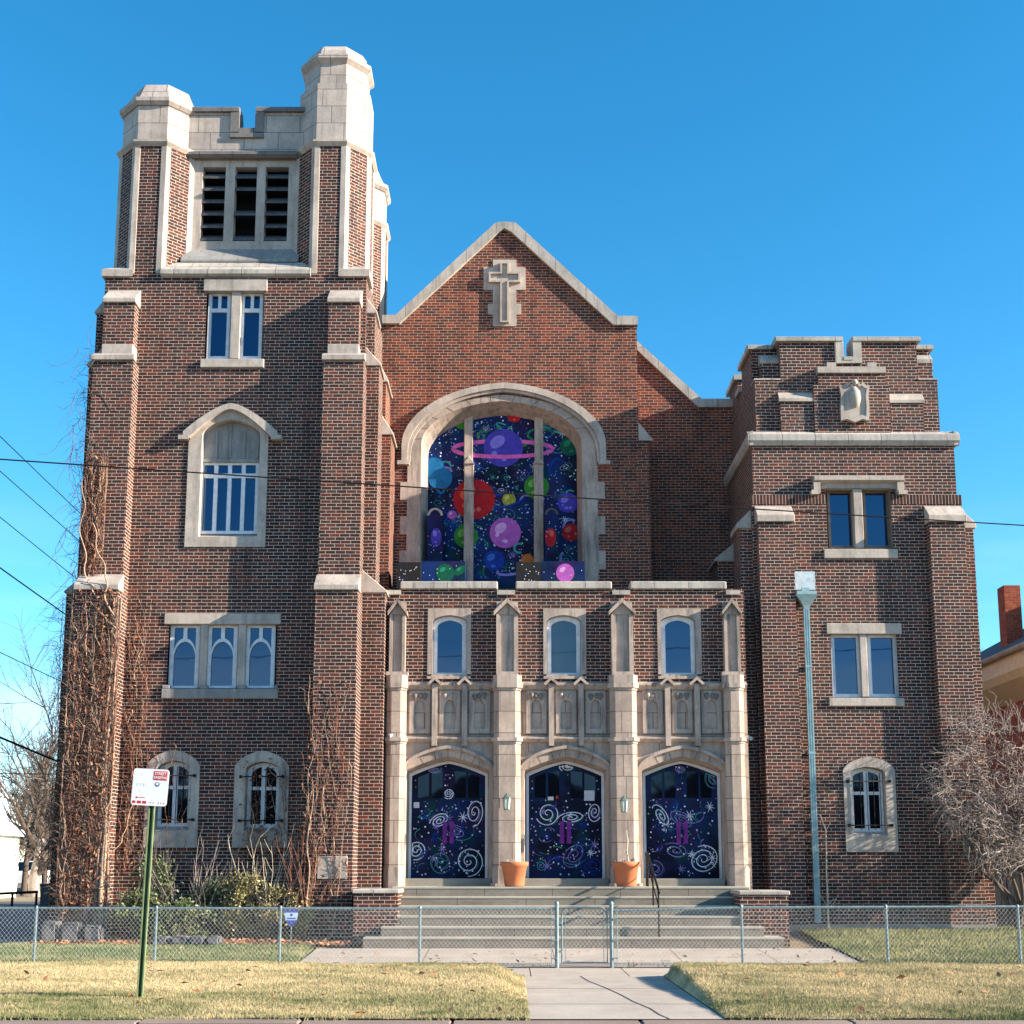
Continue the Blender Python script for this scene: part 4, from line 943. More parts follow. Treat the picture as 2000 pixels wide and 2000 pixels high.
for bi, (inn, d, zs_, za_) in enumerate(arches):
    inn = [(p[0], max(p[1], d[2])) for p in inn]
    y0 = PY + .36
    b = MB(); fi_ = inset(inn, .055); b.ring(inn, fi_, y0, y0 + .1)
    fr_ = b.build('door_frame', 'blue_frame', low)
    rnd = random.Random(40 + bi); yd = y0 + .05; b = MB(); leaf = inset(inn, .05); arch_fill(b, leaf, yd)
    lx0, lx1 = leaf[0][0], leaf[-1][0]; W = lx1 - lx0; Hh = za_ - d[2]; xc = (lx0 + lx1) / 2
    def tp(x):
        s = abs((x - xc) / (W / 2)); return zs_ + (za_ - zs_) * (1 - s ** 1.35) - .08
    b.cur = 5; zg0, zg1 = d[2] + Hh * .685, d[2] + Hh * .915
    gl_ = [(.085, .235), (.27, .42), (.58, .735), (.765, .915)]
    for g0, g1 in gl_:
        xa, xb = lx0 + W * g0, lx0 + W * g1
        b.poly([(xa, yd - .003, zg0), (xb, yd - .003, zg0), (xb, yd - .003, min(zg1, tp(xb) - .06)), (xa, yd - .003, min(zg1, tp(xa) - .06))])
    def clear(x, z_, m=.03): return all(not (lx0 + W * g0 - m < x < lx0 + W * g1 + m and zg0 - m < z_ < zg1 + m) for g0, g1 in gl_)
    for i in range(230):
        x, z_ = rnd.uniform(lx0 + .04, lx1 - .04), rnd.uniform(d[2] + .05, za_)
        if z_ < tp(x) and clear(x, z_): b.cur = rnd.choice((1, 1, 1, 2, 3)); disc(b, x, z_, rnd.choice((.008, .012, .015, .019)), yd - .006, 6)
    for (fx, fz, r, sq, tl, cc) in marks[bi]:
        x, z_ = lx0 + W * fx, d[2] + Hh * fz; r *= 1.14
        pts = [p for p in spiral(x, z_, r, rnd.uniform(2.0, 2.9), sq, tl, 60, rnd.random() * 6, rnd.random() < .5) if lx0 + .02 < p[0] < lx1 - .02 and p[1] < tp(p[0])]
        b.cur = cc; ribbon(b, pts, .017 if cc == 1 else .012, yd - .0045)
        b.cur = rnd.choice((2, 3, 4)); ribbon(b, [q for q in [(p[0] + rnd.uniform(-.006, .006) + .03, p[1] - .02 + rnd.uniform(-.006, .006)) for p in pts[len(pts) // 3:]] if lx0 + .02 < q[0] < lx1 - .02 and q[1] < tp(q[0])], .012, yd - .0043, True)
    for i in range(20):
        x, z_ = rnd.uniform(lx0 + .12, lx1 - .12), rnd.uniform(d[2] + .12, d[2] + Hh * .64); r = rnd.uniform(.10, .3); a0 = rnd.uniform(0, 6)
        pts = [(x + r * math.cos(a0 + t * .12), z_ + r * .7 * math.sin(a0 + t * .12)) for t in range(rnd.randint(10, 26))]
        b.cur = rnd.choice((2, 3, 4, 4)); ribbon(b, [q for q in pts if lx0 + .02 < q[0] < lx1 - .02 and d[2] + .03 < q[1] < d[2] + Hh * .66], rnd.choice((.010, .016, .024)), yd - .0041, True)
    for i in range(9):
        x, z_ = rnd.uniform(lx0 + .15, lx1 - .15), rnd.uniform(d[2] + .15, d[2] + Hh * .64)
        b.cur = rnd.choice((1, 3, 2)); burst(b, x, z_, rnd.uniform(.10, .16), yd - .0052, 8, .018, rnd)
    b.cur = 0
    dr = b.build('double_door', PT, church)
    b = MB(); b.box(xc - .006, xc + .006, yd - .008, yd - .001, d[2], tp(xc)); b.build('door_gap', 'black', dr)
    for sg in (-1, 1):
        b = MB(); xx = xc + sg * .075; zz = d[2] + Hh * .295; b.box(xx - .045, xx + .045, yd - .025, yd - .0085, zz, zz + .47); b.lathe([(.012, 0), (.012, .2)], (xx + sg * -.01, yd - .05, zz + .13), 8)
        b.build('door_handle', 'purple', dr)
    if bi == 1:
        b = MB(); x0, x1, z0, z1 = RC(1141, 1161, 1544, 1564, yd); b.box(x0, x1, yd - .012, yd - .009, z0, z1); b.build('paper_notice', 'paper', dr); b = MB()
        x0, x1, z0, z1 = RC(1070, 1081, 1556, 1563, yd); b.box(x0, x1, yd - .012, yd - .009, z0, z1); b.build('paper_notice', 'paper', dr)
        b = MB(); x, z_ = Xu(1088, 1557, yd), Zv(1557, yd); b.lathe([(.022, 0), (.03, .02), (.022, .06), (0, .065)], (x, yd - .03, z_ - .03), 10); b.build('red_bell', 'sign_red', dr)
    if bi == 0:
        b = MB(); x0, x1, z0, z1 = RC(808, 819, 1567, 1578, yd); b.box(x0, x1, yd - .012, yd - .009, z0, z1); b.build('paper_notice', 'paper', dr)
    s_ = MB(); x0, x1, z0, z1 = RC(bays[bi][0] - 13, bays[bi][1] + 8, 1716, 1733, PY - .05); s_.box(x0, x1, PY - .05, PY + .5, z0 - .05, d[2] + .004); s_.build('threshold', 'step_concrete', low, .01)

# ================================================================== STAIR TOWER (right)
zc_, zl_ = Zv(853, RY), Zv(967, RY)
sx0, sx1 = 5.42, 10.17
SB = 'brick_right'
Hu = RC(1614, 1740, 955, 1072, RY + .05); Hm = RC(1624, 1753, 1238, 1363, RY); Hg = RC(1652, 1749, 1500, 1662, RY); Hg = (Hg[0], Hg[1], Hg[2], Zv(1490, RY))
b = MB(); Hu2 = (Hu[0], Hu[1], Hu[2], zl_)
b.wall(sx0, sx1, -.1, zl_, RY, [Hu2, Hm, Hg])
for x in (sx0, sx1): b.poly([(x, RY, -.1), (x, 33, -.1), (x, 33, zl_), (x, RY, zl_)])
b.wall(5.48, 10.10, zl_, zc_ + .05, RY + .09, [(Hu[0], Hu[1], zl_, Hu[3])])
b.wall(sx0, sx1, zl_ - .001, zl_, RY)
b.poly([(sx0, RY, zl_), (Hu[0], RY, zl_), (Hu[0], RY + .1, zl_), (sx0, RY + .1, zl_)]); b.poly([(Hu[1], RY, zl_), (sx1, RY, zl_), (sx1, RY + .1, zl_), (Hu[1], RY + .1, zl_)])
for x in (5.48, 10.10): b.poly([(x, RY + .09, zl_), (x, 33, zl_), (x, 33, zc_ + .05), (x, RY + .09, zc_ + .05)])
b.poly([(5.48, RY + .09, zc_), (10.1, RY + .09, zc_), (10.1, 33, zc_), (5.48, 33, zc_)])
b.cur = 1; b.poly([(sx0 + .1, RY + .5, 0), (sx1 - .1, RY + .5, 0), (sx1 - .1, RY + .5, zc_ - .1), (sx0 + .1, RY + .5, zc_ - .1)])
stair = b.build('stair_tower', [SB, 'black'], church)
b = MB(); zs0 = Zv(985, RY)
for x0, x1 in ((sx0, Hu[0]), (Hu[1], sx1)): b = MB(); b.wall(x0, x1, zs0, zl_ + .004, RY - .008); b.build('soldier_course', 'soldier', stair)
# crown
cy = RY + .2; za, zb, zcor = Zv(742, cy), Zv(668, cy), Zv(684, RY + .6)
xe0, xe1, xem0, xem1 = 6.22, 9.40, Xu(1641, 690, cy), Xu(1671, 690, cy); zem = Zv(697, cy)
b = MB(); b.box(5.62, 9.84, cy, 32.3, zc_ - .05, za)
b.box(xe0, xem0, cy + .002, cy + .5, za, zb); b.box(xem1, xe1, cy + .002, cy + .5, za, zb); b.box(xem0, xem1, cy + .003, cy + .499, za, zem)
b.box(5.64, xe0 + .1, RY + .6, RY + 1.0, za, zcor); b.box(xe1 - .1, 9.82, RY + .6, RY + 1.0, za, zcor)
for x0, x1 in ((5.64, 5.98), (9.48, 9.82)):
    b.box(x0, x1, RY + 1.0, RY + 1.9, za, zcor); b.box(x0 + .003, x1 - .003, RY + 1.9, RY + 2.5, za, zcor - .5); b.box(x0, x1, RY + 2.5, RY + 3.6, za, zcor)
b.box(5.80, 6.219, cy + .15, RY + .7, za, Zv(700, cy)); b.box(9.401, 9.80, cy + .15, RY + .7, za, Zv(700, cy))
b.build('tower_crown', SB, stair)
b = MB()
x0, x1, z0, z1 = RC(1590.5, 1738.5, 751, 841, cy - .15); b.box(x0, x1, cy - .15, cy + .05, zc_, z1)
x2, x3, z2, z3 = RC(1598, 1729, 727, 751, cy - .145); b.box(x2, x3, cy - .145, cy + .05, z1, z3)
for u0, u1, v0 in ((1525, 1589, 783), (1740, 1804, 786)):
    xa, xb, _, zt = RC(u0, u1, v0, 841, cy - .1); b.box(xa, xb, cy - .1, cy + .05, zc_, zt)
b.build('crown_pier', SB, stair)
s_ = MB()
xa, xb, zA, zB = RC(1597, 1730, 716, 728, cy - .18); s_.box(xa, xb, cy - .19, cy + .06, zA, zB)
for u0, u1 in ((1615, 1633), (1694, 1712)): xq, xr_, _, _ = RC(u0, u1, 711, 716, cy - .18); s_.box(xq, xr_, cy - .188, cy + .05, zB - .001, zB + .10)
for u0, u1, v0 in ((1525, 1589, 783), (1740, 1804, 786)):
    xq, xr_, _, zt = RC(u0, u1, v0, 841, cy - .1); capstone(s_, xq, xr_, cy - .1, cy + .0, zt, zt + .24, .04, .05)
s_.build('cap_stone', 'stone', stair)
s_ = MB()
def cope(mb, x0, x1, y0, y1, z, lip=.08, h=.15):
    mb.prism([(y0 - lip, z), (y0 - lip, z + h * .62), (y0 + .04, z + h), (y1, z + h), (y1 + lip, z)], 'x', x0, x1)
def CP(f, *a): m_ = MB(); f(m_, *a); m_.build('coping', 'coping', stair)
CP(cope, xe0 - .09, xem0 + .06, cy, cy + .5, zb); CP(cope, xem1 - .06, xe1 + .09, cy, cy + .5, zb)
for xa, xb in ((xem0 - .13, xem0 + .07), (xem1 - .07, xem1 + .13)): CP(MB.box, xa, xb, cy - .06, cy + .52, zem - .02, zb - .002)
CP(cope, xem0 + .071, xem1 - .071, cy, cy + .5, zem - .10, .07, .13); CP(MB.box, xem0 - .13, xem1 + .13, cy - .058, cy - .001, zem - .17, zem - .021)
CP(cope, 5.55, xe0 - .1, RY + .6, RY + 1.0, zcor); CP(cope, xe1 + .1, 9.91, RY + .6, RY + 1.0, zcor)
for xA, xB in ((5.55, 6.0), (9.46, 9.91)):
    CP(MB.box, xA, xB, RY + 1.09, RY + 1.95, zcor + .01, zcor + .14); CP(MB.box, xA, xB, RY + 2.45, RY + 3.7, zcor + .01, zcor + .14); CP(MB.box, xA + .01, xB - .01, RY + 1.96, RY + 2.44, zcor - .5, zcor - .38)
for xA, xB in ((5.79, 6.218), (9.402, 9.81)): CP(MB.prism, [(cy + .14, Zv(704, cy)), (cy + .14, Zv(697, cy)), (cy + .3, Zv(684, cy)), (RY + .62, Zv(684, cy)), (RY + .62, Zv(704, cy))], 'x', xA, xB)
for xA, xB in ((5.60, 6.215), (9.405, 9.86)): CP(MB.box, xA, xB, cy - .02, cy + .4, za - .005, za + .03)
s_ = MB(); zA, zB = Zv(866, RY - .1), Zv(842, RY - .1)
pr = [(-.02, zA), (.06, zA), (.12, zA + .10), (.12, zB - .05), (-.02, zB + .06)]
s_.prism([(RY + .09 - p[0], p[1]) for p in pr], 'x', 5.48 - .10, 10.10 + .10)
s_.prism([(5.48 - p[0] * .98, p[1] - .001) for p in pr], 'y', RY + .0, 33); s_.prism([(10.10 + p[0] * .98, p[1] - .001) for p in pr], 'y', RY + .0, 33)
s_.build('cornice', 'coping', stair)
# shield
sy = cy - .16
def S2(u, v): return (Xu(u, v, sy), Zv(v, sy))
out = [S2(*p) for p in [(1637, 756), (1643, 757), (1655, 749), (1660, 754), (1666, 746), (1673, 746), (1678, 754), (1684, 750), (1691, 757), (1696.5, 756), (1694, 775), (1696, 800), (1695, 824), (1683, 821), (1668, 827), (1652, 821), (1641, 824), (1640, 800), (1641, 775)]]
s_ = MB(); s_.prism(out, 'y', sy - .07, sy + .03)
cxs = sum(p[0] for p in out) / len(out); czs = sum(p[1] for p in out) / len(out)
inn = [(cxs + (p[0] - cxs) * .80, czs + (p[1] - czs) * .82) for p in out]
s_.ring(out + [out[0]], inn + [inn[0]], sy - .10, sy - .06, True, sy - .065)
s_.lathe([(0, -.30), (.10, -.24), (.15, -.05), (.13, .12), (.06, .24), (0, .26)], (cxs, sy - .03, czs + .02), 16)
s_.lathe([(0, -.07), (.06, -.04), (.07, .0), (.05, .05), (0, .07)], (cxs, sy - .10, czs + .36), 12)
s_.build('carved_shield', 'stone', stair)
# buttresses
for x0, x1 in ((5.50, 6.28), (9.33, 10.12)):
    b = MB(); zt = Zv(1018, RY - .25); b.box(x0, x1, RY - .25, RY + .1, -.1, zt); b.build('buttress', SB, stair)
    s_ = MB(); capstone(s_, x0, x1, RY - .25, RY - .01, zt, zt + .42, .07, .13); s_.build('cap_stone', 'stone', stair, .01)
for e, sg in ((sx0, -1), (sx1, 1)):
    b = MB(); zt = Zv(1030, RY + .1); b.box(e - sg * .1, e + sg * .27, RY + .12, RY + .95, -.1, zt); b.build('buttress', SB, stair)
    s_ = MB(); capside(s_, RY + .12, RY + .95, e + sg * .27, e, zt, zt + .42, .06, .10); s_.build('cap_stone', 'stone', stair, .01)
b = MB(); zt = Zv(1095, 30.3); b.box(sx0 - .42, sx0 + .1, 30.3, AY, 3, zt); b.build('buttress', SB, stair); s_ = MB(); capside(s_, 30.3, AY, sx0 - .42, sx0, zt, zt + .45, .08, .04)
s_.build('cap_stone', 'stone', stair, .01)
b = MB(); b.box(5.3, 10.3, RY - .28, RY + .3, -.2, Zv(1806, RY - .28)); b.build('foundation', 'step_concrete', stair)
# windows
yw = RY + .24
for (u0, u1) in ((1617, 1667.5), (1687, 1738)):
    x0, x1, z0, z1 = RC(u0, u1, 958, 1071, yw); b = MB(); bars(b, x0, x1, z0, z1, yw, .06, .08); w_ = b.build('window', 'brown_frame', church); pane(x0 + .03, x1 - .03, z0 + .03, z1 - .03, yw + .04, w_)
b = MB(); reveal(b, Hu, RY, RY + .4); b.build('window_reveal', 'brown_frame', stair)
stone_boxes('window_surround', [(1668.5, 1686, 955, 1071, RY + .03, RY + .35), (1604, 1752, 940, 955, RY + .03, RY + .15)], church)
s_ = MB(); yh = RY - .06
x0, x1, z0, z1 = RC(1590, 1765, 930, 941, yh); s_.prism([(RY + .12, z0 - .02), (yh + .07, z0 - .02), (yh - .05, z0 + .03), (yh - .05, z1), (RY + .12, z1 + .04)], 'x', x0, x1)
for ua, ub in ((1589, 1602), (1752, 1765)): xa, xb, zA, zB = RC(ua, ub, 941, 962, yh); s_.box(xa, xb, yh - .04, RY + .1, zA, z0 - .021)
for ua, ub in ((1584, 1600), (1754, 1771)): xa, xb, zA, zB = RC(ua, ub, 958, 966, yh); s_.box(xa, xb, yh - .06, RY + .1, zA, zB)
s_.build('hood_mould', 'stone', stair)
stone_boxes('window_sill', [(1610, 1754, 1072, 1090, RY - .06, RY + .35)], church)
yw = RY + .14
for (u0, u1) in ((1624.5, 1681), (1695.5, 1753)):
    x0, x1, z0, z1 = RC(u0, u1, 1239, 1362, yw); b = MB(); bars(b, x0, x1, z0, z1, yw, .075, .1); w_ = b.build('window', 'white_paint', church); pane(x0 + .03, x1 - .03, z0 + .03, z1 - .03, yw + .06, w_)
stone_boxes('window_surround', [(1615, 1761, 1217, 1238, RY - .03, RY + .25), (1681.5, 1695, 1238.3, 1361, RY + .01, RY + .25)], church)
stone_boxes('window_sill', [(1620, 1767, 1363, 1379, RY - .06, RY + .3)], church)
ground_window(1649.5, 1751, 1478, 1664, 1664, 1731, 1497.5, 1632, 1506, 1509, RY, True, Hg, stair, SB)
# conductor head and downspout
dy = RY - .06
dp = MB(); x0, x1, z0, z1 = RC(1553, 1592, 1116, 1152, RY - .02); dp.box(x0, x1, RY - .02, RY - .002, z0, z1)
fl = dp.build('scupper_plate', 'tin', church)
s_ = MB(); x0, x1, z0, z1 = RC(1554, 1593, 1156, 1163, dy - .1); xc = (x0 + x1) / 2; w0 = (x1 - x0) / 2
s_.box(x0, x1, dy - .22, dy + .05, z0, z1); s_.box(x0 + .14, x1 - .14, dy - .10, dy - .02, z1, z1 + .10)
zt, zbm = z0, Zv(1190, dy - .1)
prev = None
for t in (0, .25, .5, .75, 1):
    k = w0 * .9 * (1 - t) ** 1.6 + .062; dd = .10 * (1 - t) ** 1.4 + .055; zz = zt + (zbm - zt) * t
    cur = [(xc - k, dy - .09 - dd, zz), (xc + k, dy - .09 - dd, zz), (xc + k, dy - .09 + dd, zz), (xc - k, dy - .09 + dd, zz)]
    if prev: [s_.poly([prev[i], prev[(i + 1) % 4], cur[(i + 1) % 4], cur[i]]) for i in range(4)]
    prev = cur
s_.build('conductor_head', 'green_copper', church)
s_ = MB(); xb = Xu(1583, 1700, dy - .1); zlow = Zv(1802, dy)
s_.box(xc - .062, xc + .062, dy - .145, dy - .035, zlow, zbm); [s_.box(xc - .07 + k * .05, xc - .05 + k * .05, dy - .152, dy - .1455, zlow + .001, zbm - .001) for k in range(3)]
for zz in (2.0, 4.1, 6.0): s_.box(xc - .075, xc + .075, dy - .158, dy + .06, zz, zz + .05)
s_.build('downspout', 'green_copper', church)

# ================================================================== GROUND
def grid(name, xs, ys, zf, mat):
    xs, ys = list(xs), list(ys); v = [(x, y, zf(x, y)) for y in ys for x in xs]; n = len(xs); f = [(j * n + i, j * n + i + 1, (j + 1) * n + i + 1, (j + 1) * n + i) for j in range(len(ys) - 1) for i in range(n - 1)]
    me = bpy.data.meshes.new(name); me.from_pydata(v, [], f); me.materials.append(M[mat]); me.polygons.foreach_set('use_smooth', [True] * len(f))
    uv = me.uv_layers.new(name='UVMap'); L = np.empty(len(me.loops), np.int32); me.loops.foreach_get('vertex_index', L); co = np.array(v, np.float32); uv.data.foreach_set('uv', co[L, :2].ravel())
    o = bpy.data.objects.new(name, me); COL.objects.link(o); return struct(o)
rng = lambda a, b_, n: [a + (b_ - a) * i / n for i in range(n + 1)]
def zground(x, y):
    if y < 14.3: return -.35
    if y < 22: return -.30
    return hgt(x, y) - .05
grid('ground', [-900, -60, -25, 0, 25, 60, 900], [-400, 14.3, 21.9, 22, 24, 26, 28.6, 35, 60, 120, 1500], zground, 'earth')
grid('road', rng(-200, 200, 40), [-12, -6, 0, 6, 12, 14.25], lambda x, y: -.11, 'asphalt')
b = MB()
xx = -16.0; rc = random.Random(5)
while xx < 16: w = rc.uniform(1.5, 2.4); b.box(xx, xx + w - .012, 14.25 + rc.uniform(-.012, .012), 14.5, -.2, .012 + rc.uniform(-.008, .008)); xx += w
struct(b.build('kerb', 'curb', None, .02))
pathz = lambda y: .015 * (1 - (y - 14.5) / 5.8)
PX0, PX1 = .20, 2.34
b = MB()
for i, (ya, yb) in enumerate(((14.5, 16.1), (16.112, 18.2), (18.212, 20.3))):
    b.poly([(PX0, ya, pathz(ya)), (PX1, ya, pathz(ya)), (PX1, yb, pathz(yb)), (PX0, yb, pathz(yb))])
struct(b.build('path', 'concrete'))
b = MB(); ce = [(1.05, 20.3), (1.12, 19.4), (1.28, 18.4), (1.42, 17.3), (1.50, 16.4), (1.62, 15.6), (1.66, 14.9), (1.72, 14.5)]
for i in range(len(ce) - 1):
    (xa, ya), (xb, yb) = ce[i], ce[i + 1]; b.poly([(xa, ya, pathz(ya) + .004), (xa + .02, ya, pathz(ya) + .004), (xb + .02, yb, pathz(yb) + .004), (xb, yb, pathz(yb) + .004)])
for ya in (16.1, 18.2): b.poly([(PX0, ya - .004, pathz(ya) + .0035), (PX1, ya - .004, pathz(ya) + .0035), (PX1, ya + .016, pathz(ya) + .0035), (PX0, ya + .016, pathz(ya) + .0035)])
struct(b.build('path_surface', 'asphalt'))
b = MB(); xx = -18.0
while xx < 18: b.poly([(xx, 20.3, 0), (xx + 1.51, 20.3, 0), (xx + 1.51, 21.97, 0), (xx, 21.97, 0)]); xx += 1.525
struct(b.build('sidewalk', 'concrete'))
b = MB()
cuts = [-3.67, -1.55, .75, 2.95, 4.6, 6.02]
for i in range(5):
    for ya, yb in ((21.985, 23.25), (23.262, 24.62)): b.poly([(cuts[i] + .006, ya, hgt(0, ya) + .012), (cuts[i + 1] - .006, ya, hgt(0, ya) + .012), (cuts[i + 1] - .006, yb, hgt(0, yb) + .012), (cuts[i] + .006, yb, hgt(0, yb) + .012)])
struct(b.build('pavement', 'concrete'))
struct(grid('driveway_road', rng(-34, -9.6, 6), [24.4, 28.6, 40, 50], lambda x, y: hgt(x, y) + .0, 'asphalt'))
def vz(x, y):
    t = (y - 14.5) / 5.8; z_ = .02 + .185 * min(1, t * 1.4) + .03 * max(0, -x / 8) * t
    z_ += .03 * (mnoise.noise(Vector((x * .6, y * .9, 3))) + .5 * mnoise.noise(Vector((x * 2.1, y * 2.3, 7))))
    e = max(PX0 - x, x - PX1)
    k = min(1, max(0, e / .14)) if x > 1 else min(1, max(0, e / .5))
    k = k * k * (3 - 2 * k); z_ = pathz(y) + .01 + (z_ - pathz(y) - .01) * k
    if y > 20.05: z_ -= (y - 20.05) * .35
    return max(z_, .012)
for nm, xs in (('verge_lawn', rng(-14, PX0, 130)), ('verge_lawn', rng(PX1, 14, 120))): grid(nm, xs, rng(14.5, 20.33, 48), vz, 'verge')
lz = lambda x, y: hgt(x, y) + .03 + .02 * mnoise.noise(Vector((x * .8, y * .9, 5)))
def lzl(x, y): return lz(x, y) - .06 * max(0, min(1, (x + 3.95) / .25))
grid('lawn_left', rng(-16, -3.70, 60), rng(22.0, 25.0, 16), lambda x, y: lzl(x, y) if x > -9.7 or y < 24.4 else hgt(x, y) - .04, 'lawn')
grid('lawn_right', rng(6.05, 16, 50), rng(22.0, 28.2, 30), lambda x, y: lz(x, y), 'lawn_right')
grid('bed_ground', rng(-9.75, -3.70, 30), rng(24.95, 27.0, 8), lambda x, y: hgt(x, y) + .035 + .03 * mnoise.noise(Vector((x * 2, y * 2, 1))), 'earth')

def blades(name, n, xr, yr, zf, mat, h=(.03, .07), w=.007, seed=1, keep=None, label=None):
    r = np.random.default_rng(seed); x = r.uniform(*xr, n); y = r.uniform(*yr, n)
    if keep is not None: k = keep(x, y, r); x, y = x[k], y[k]
    n = len(x); z_ = np.array([zf(a, c) for a, c in zip(x, y)])
    a = r.uniform(0, math.tau, n); hh = r.uniform(*h, n); lean = r.uniform(.2, 1.0, n) * hh; la = r.uniform(0, math.tau, n); ww = w * r.uniform(.6, 1.4, n)
    v = np.empty((n, 3, 3), np.float32)
    v[:, 0] = np.stack([x - ww * np.cos(a), y - ww * np.sin(a), z_ - .01], 1); v[:, 1] = np.stack([x + ww * np.cos(a), y + ww * np.sin(a), z_ - .01], 1)
    v[:, 2] = np.stack([x + lean * np.cos(la), y + lean * np.sin(la), z_ + hh], 1)
    me = bpy.data.meshes.new(name); me.vertices.add(n * 3); me.loops.add(n * 3); me.polygons.add(n)
    me.vertices.foreach_set('co', v.ravel()); me.loops.foreach_set('vertex_index', np.arange(n * 3, dtype=np.int32)); me.polygons.foreach_set('loop_start', np.arange(0, n * 3, 3, dtype=np.int32)); me.polygons.foreach_set('loop_total', np.full(n, 3, np.int32))
    me.update(); me.materials.append(M[mat]); o = bpy.data.objects.new(name, me); COL.objects.link(o); return stuff(o, label)
blades('verge_grass', 330000, (-8.3, PX0 - .02), (14.5, 20.25), vz, 'verge', (.012, .042), .0038, 1, label='straw and green winter grass on the verge left of the path')
blades('verge_grass', 240000, (PX1 + .02, 8.3), (14.5, 20.25), vz, 'verge', (.012, .042), .0038, 2, label='straw coloured winter grass on the verge right of the path')
blades('lawn_grass', 60000, (-10.5, -3.75), (22.0, 25.0), lzl, 'lawn', (.025, .07), .007, 3, label='dull green lawn grass left of the forecourt', keep=lambda x, y, r: (x > -9.7) | (y < 24.4))
blades('lawn_grass', 60000, (6.05, 11.5), (22.0, 28.0), lz, 'lawn_right', (.03, .08), .008, 4, label='green and straw lawn grass right of the forecourt')
blades('curb_grass', 2600, (-8.5, 8.5), (14.42, 14.56), lambda x, y: .01, 'verge', (.03, .07), .005, 5, keep=lambda x, y, r: ((x < PX0) | (x > PX1)) & (np.sin(x * 5.1) + np.sin(x * 2.3 + 1) > -.2), label='grass tufts hanging over the kerb edge')
blades('fence_grass', 5000, (-9, 9), (21.9, 22.1), lambda x, y: .02, 'lawn', (.05, .14), .008, 6, keep=lambda x, y, r: ((x < -3.7) | (x > 6.0) | (r.random(len(x)) < .08)) & ~((x > .7) & (x < 1.7)), label='unmown grass along the fence foot')

def leaf_cards(name, pts, mat, size=(.03, .06), parent=None, seed=1, flatness=0, label=None):
    r = np.random.default_rng(seed); p = np.array(pts, np.float32); n = len(p); s = r.uniform(*size, n)[:, None]
    d = r.normal(size=(n, 3)); d[:, 2] *= (1 - flatness) ; d /= np.linalg.norm(d, axis=1)[:, None]
    q = r.normal(size=(n, 3)); q[:, 2] *= (1 - flatness); q -= d * (q * d).sum(1)[:, None]; q /= np.linalg.norm(q, axis=1)[:, None]
    nn = np.cross(d, q)
    v = np.stack([p - d * s, p + q * s * .45 + nn * s * .15, p + d * s, p - q * s * .45 + nn * s * .15], 1).astype(np.float32)
    me = bpy.data.meshes.new(name); me.vertices.add(n * 4); me.loops.add(n * 4); me.polygons.add(n)
    me.vertices.foreach_set('co', v.ravel()); me.loops.foreach_set('vertex_index', np.arange(n * 4, dtype=np.int32)); me.polygons.foreach_set('loop_start', np.arange(0, n * 4, 4, dtype=np.int32)); me.polygons.foreach_set('loop_total', np.full(n, 4, np.int32))
    me.update(); me.materials.append(M[mat]); o = bpy.data.objects.new(name, me); COL.objects.link(o)
    if parent: o.parent = parent
    if label: stuff(o, label)
    return o
rl = random.Random(3)
pts = []
for i in range(2600):
    x = rl.uniform(-9.2, -2.3); y = rl.uniform(24.75, 26.0); y = 24.85 + (y - 24.75) ** 1.0 * (1 if x < -3.6 else .5)
    if x > -3.6 and (y > 25.1 + (x + 3.6) * .1): y = rl.uniform(24.72, 25.15)
    pts.append((x, y, hgt(x, y) + .05 + rl.uniform(0, .03)))
for i in range(120): x, y = rl.uniform(-9, 8), rl.uniform(21.8, 24.5); pts.append((x, y, hgt(x, y) + .055))
for i in range(170):
    x, y = rl.uniform(-8, 8), rl.uniform(14.6, 20.2)
    if not PX0 < x < PX1: pts.append((x, y, vz(x, y) + .035))
leaf_cards('leaf_litter', pts, 'litter', (.035, .075), None, 5, .75, 'orange brown fallen leaves strewn below the shrubs')

# ================================================================== STEPS
steps = thing('entrance_steps', 'wide concrete steps with brick cheek walls leading up to the painted doors', 'steps')
edges = [1831, 1810, 1789, 1769, 1751, 1732]; ys_ = [24.62 + .32 * i for i in range(6)]; zt_ = [Zv(e, y) for e, y in zip(edges, ys_)]
xr_ = [(Xu(709, 1831, ys_[0]), Xu(1532, 1831, ys_[0])), (Xu(744, 1812, ys_[1]), Xu(1492, 1812, ys_[1]))] + [(-2.42, 4.78)] * 4
zprev = .0
for i in range(6):
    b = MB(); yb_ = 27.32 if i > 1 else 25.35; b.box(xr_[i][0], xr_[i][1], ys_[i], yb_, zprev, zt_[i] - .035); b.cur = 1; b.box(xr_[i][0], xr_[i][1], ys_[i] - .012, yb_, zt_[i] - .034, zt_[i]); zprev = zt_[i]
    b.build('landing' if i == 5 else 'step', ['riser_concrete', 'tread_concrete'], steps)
for (u0, u1, vt) in ((690, 776.5, 1745), (1447, 1541, 1748)):
    yf = 25.22; x0, x1 = Xu(u0, 1790, yf), Xu(u1, 1790, yf); ztp = Zv(vt, yf)
    b = MB(); b.box(x0, x1, yf, 26.6, 0, ztp); cw = b.build('cheek_wall', 'brick', steps)
    s_ = MB(); s_.box(x0 - .03, x1 + .03, yf - .04, 26.62, ztp, ztp + .08); s_.build('cap_stone', 'coping', cw, .015)
zland = zt_[5]
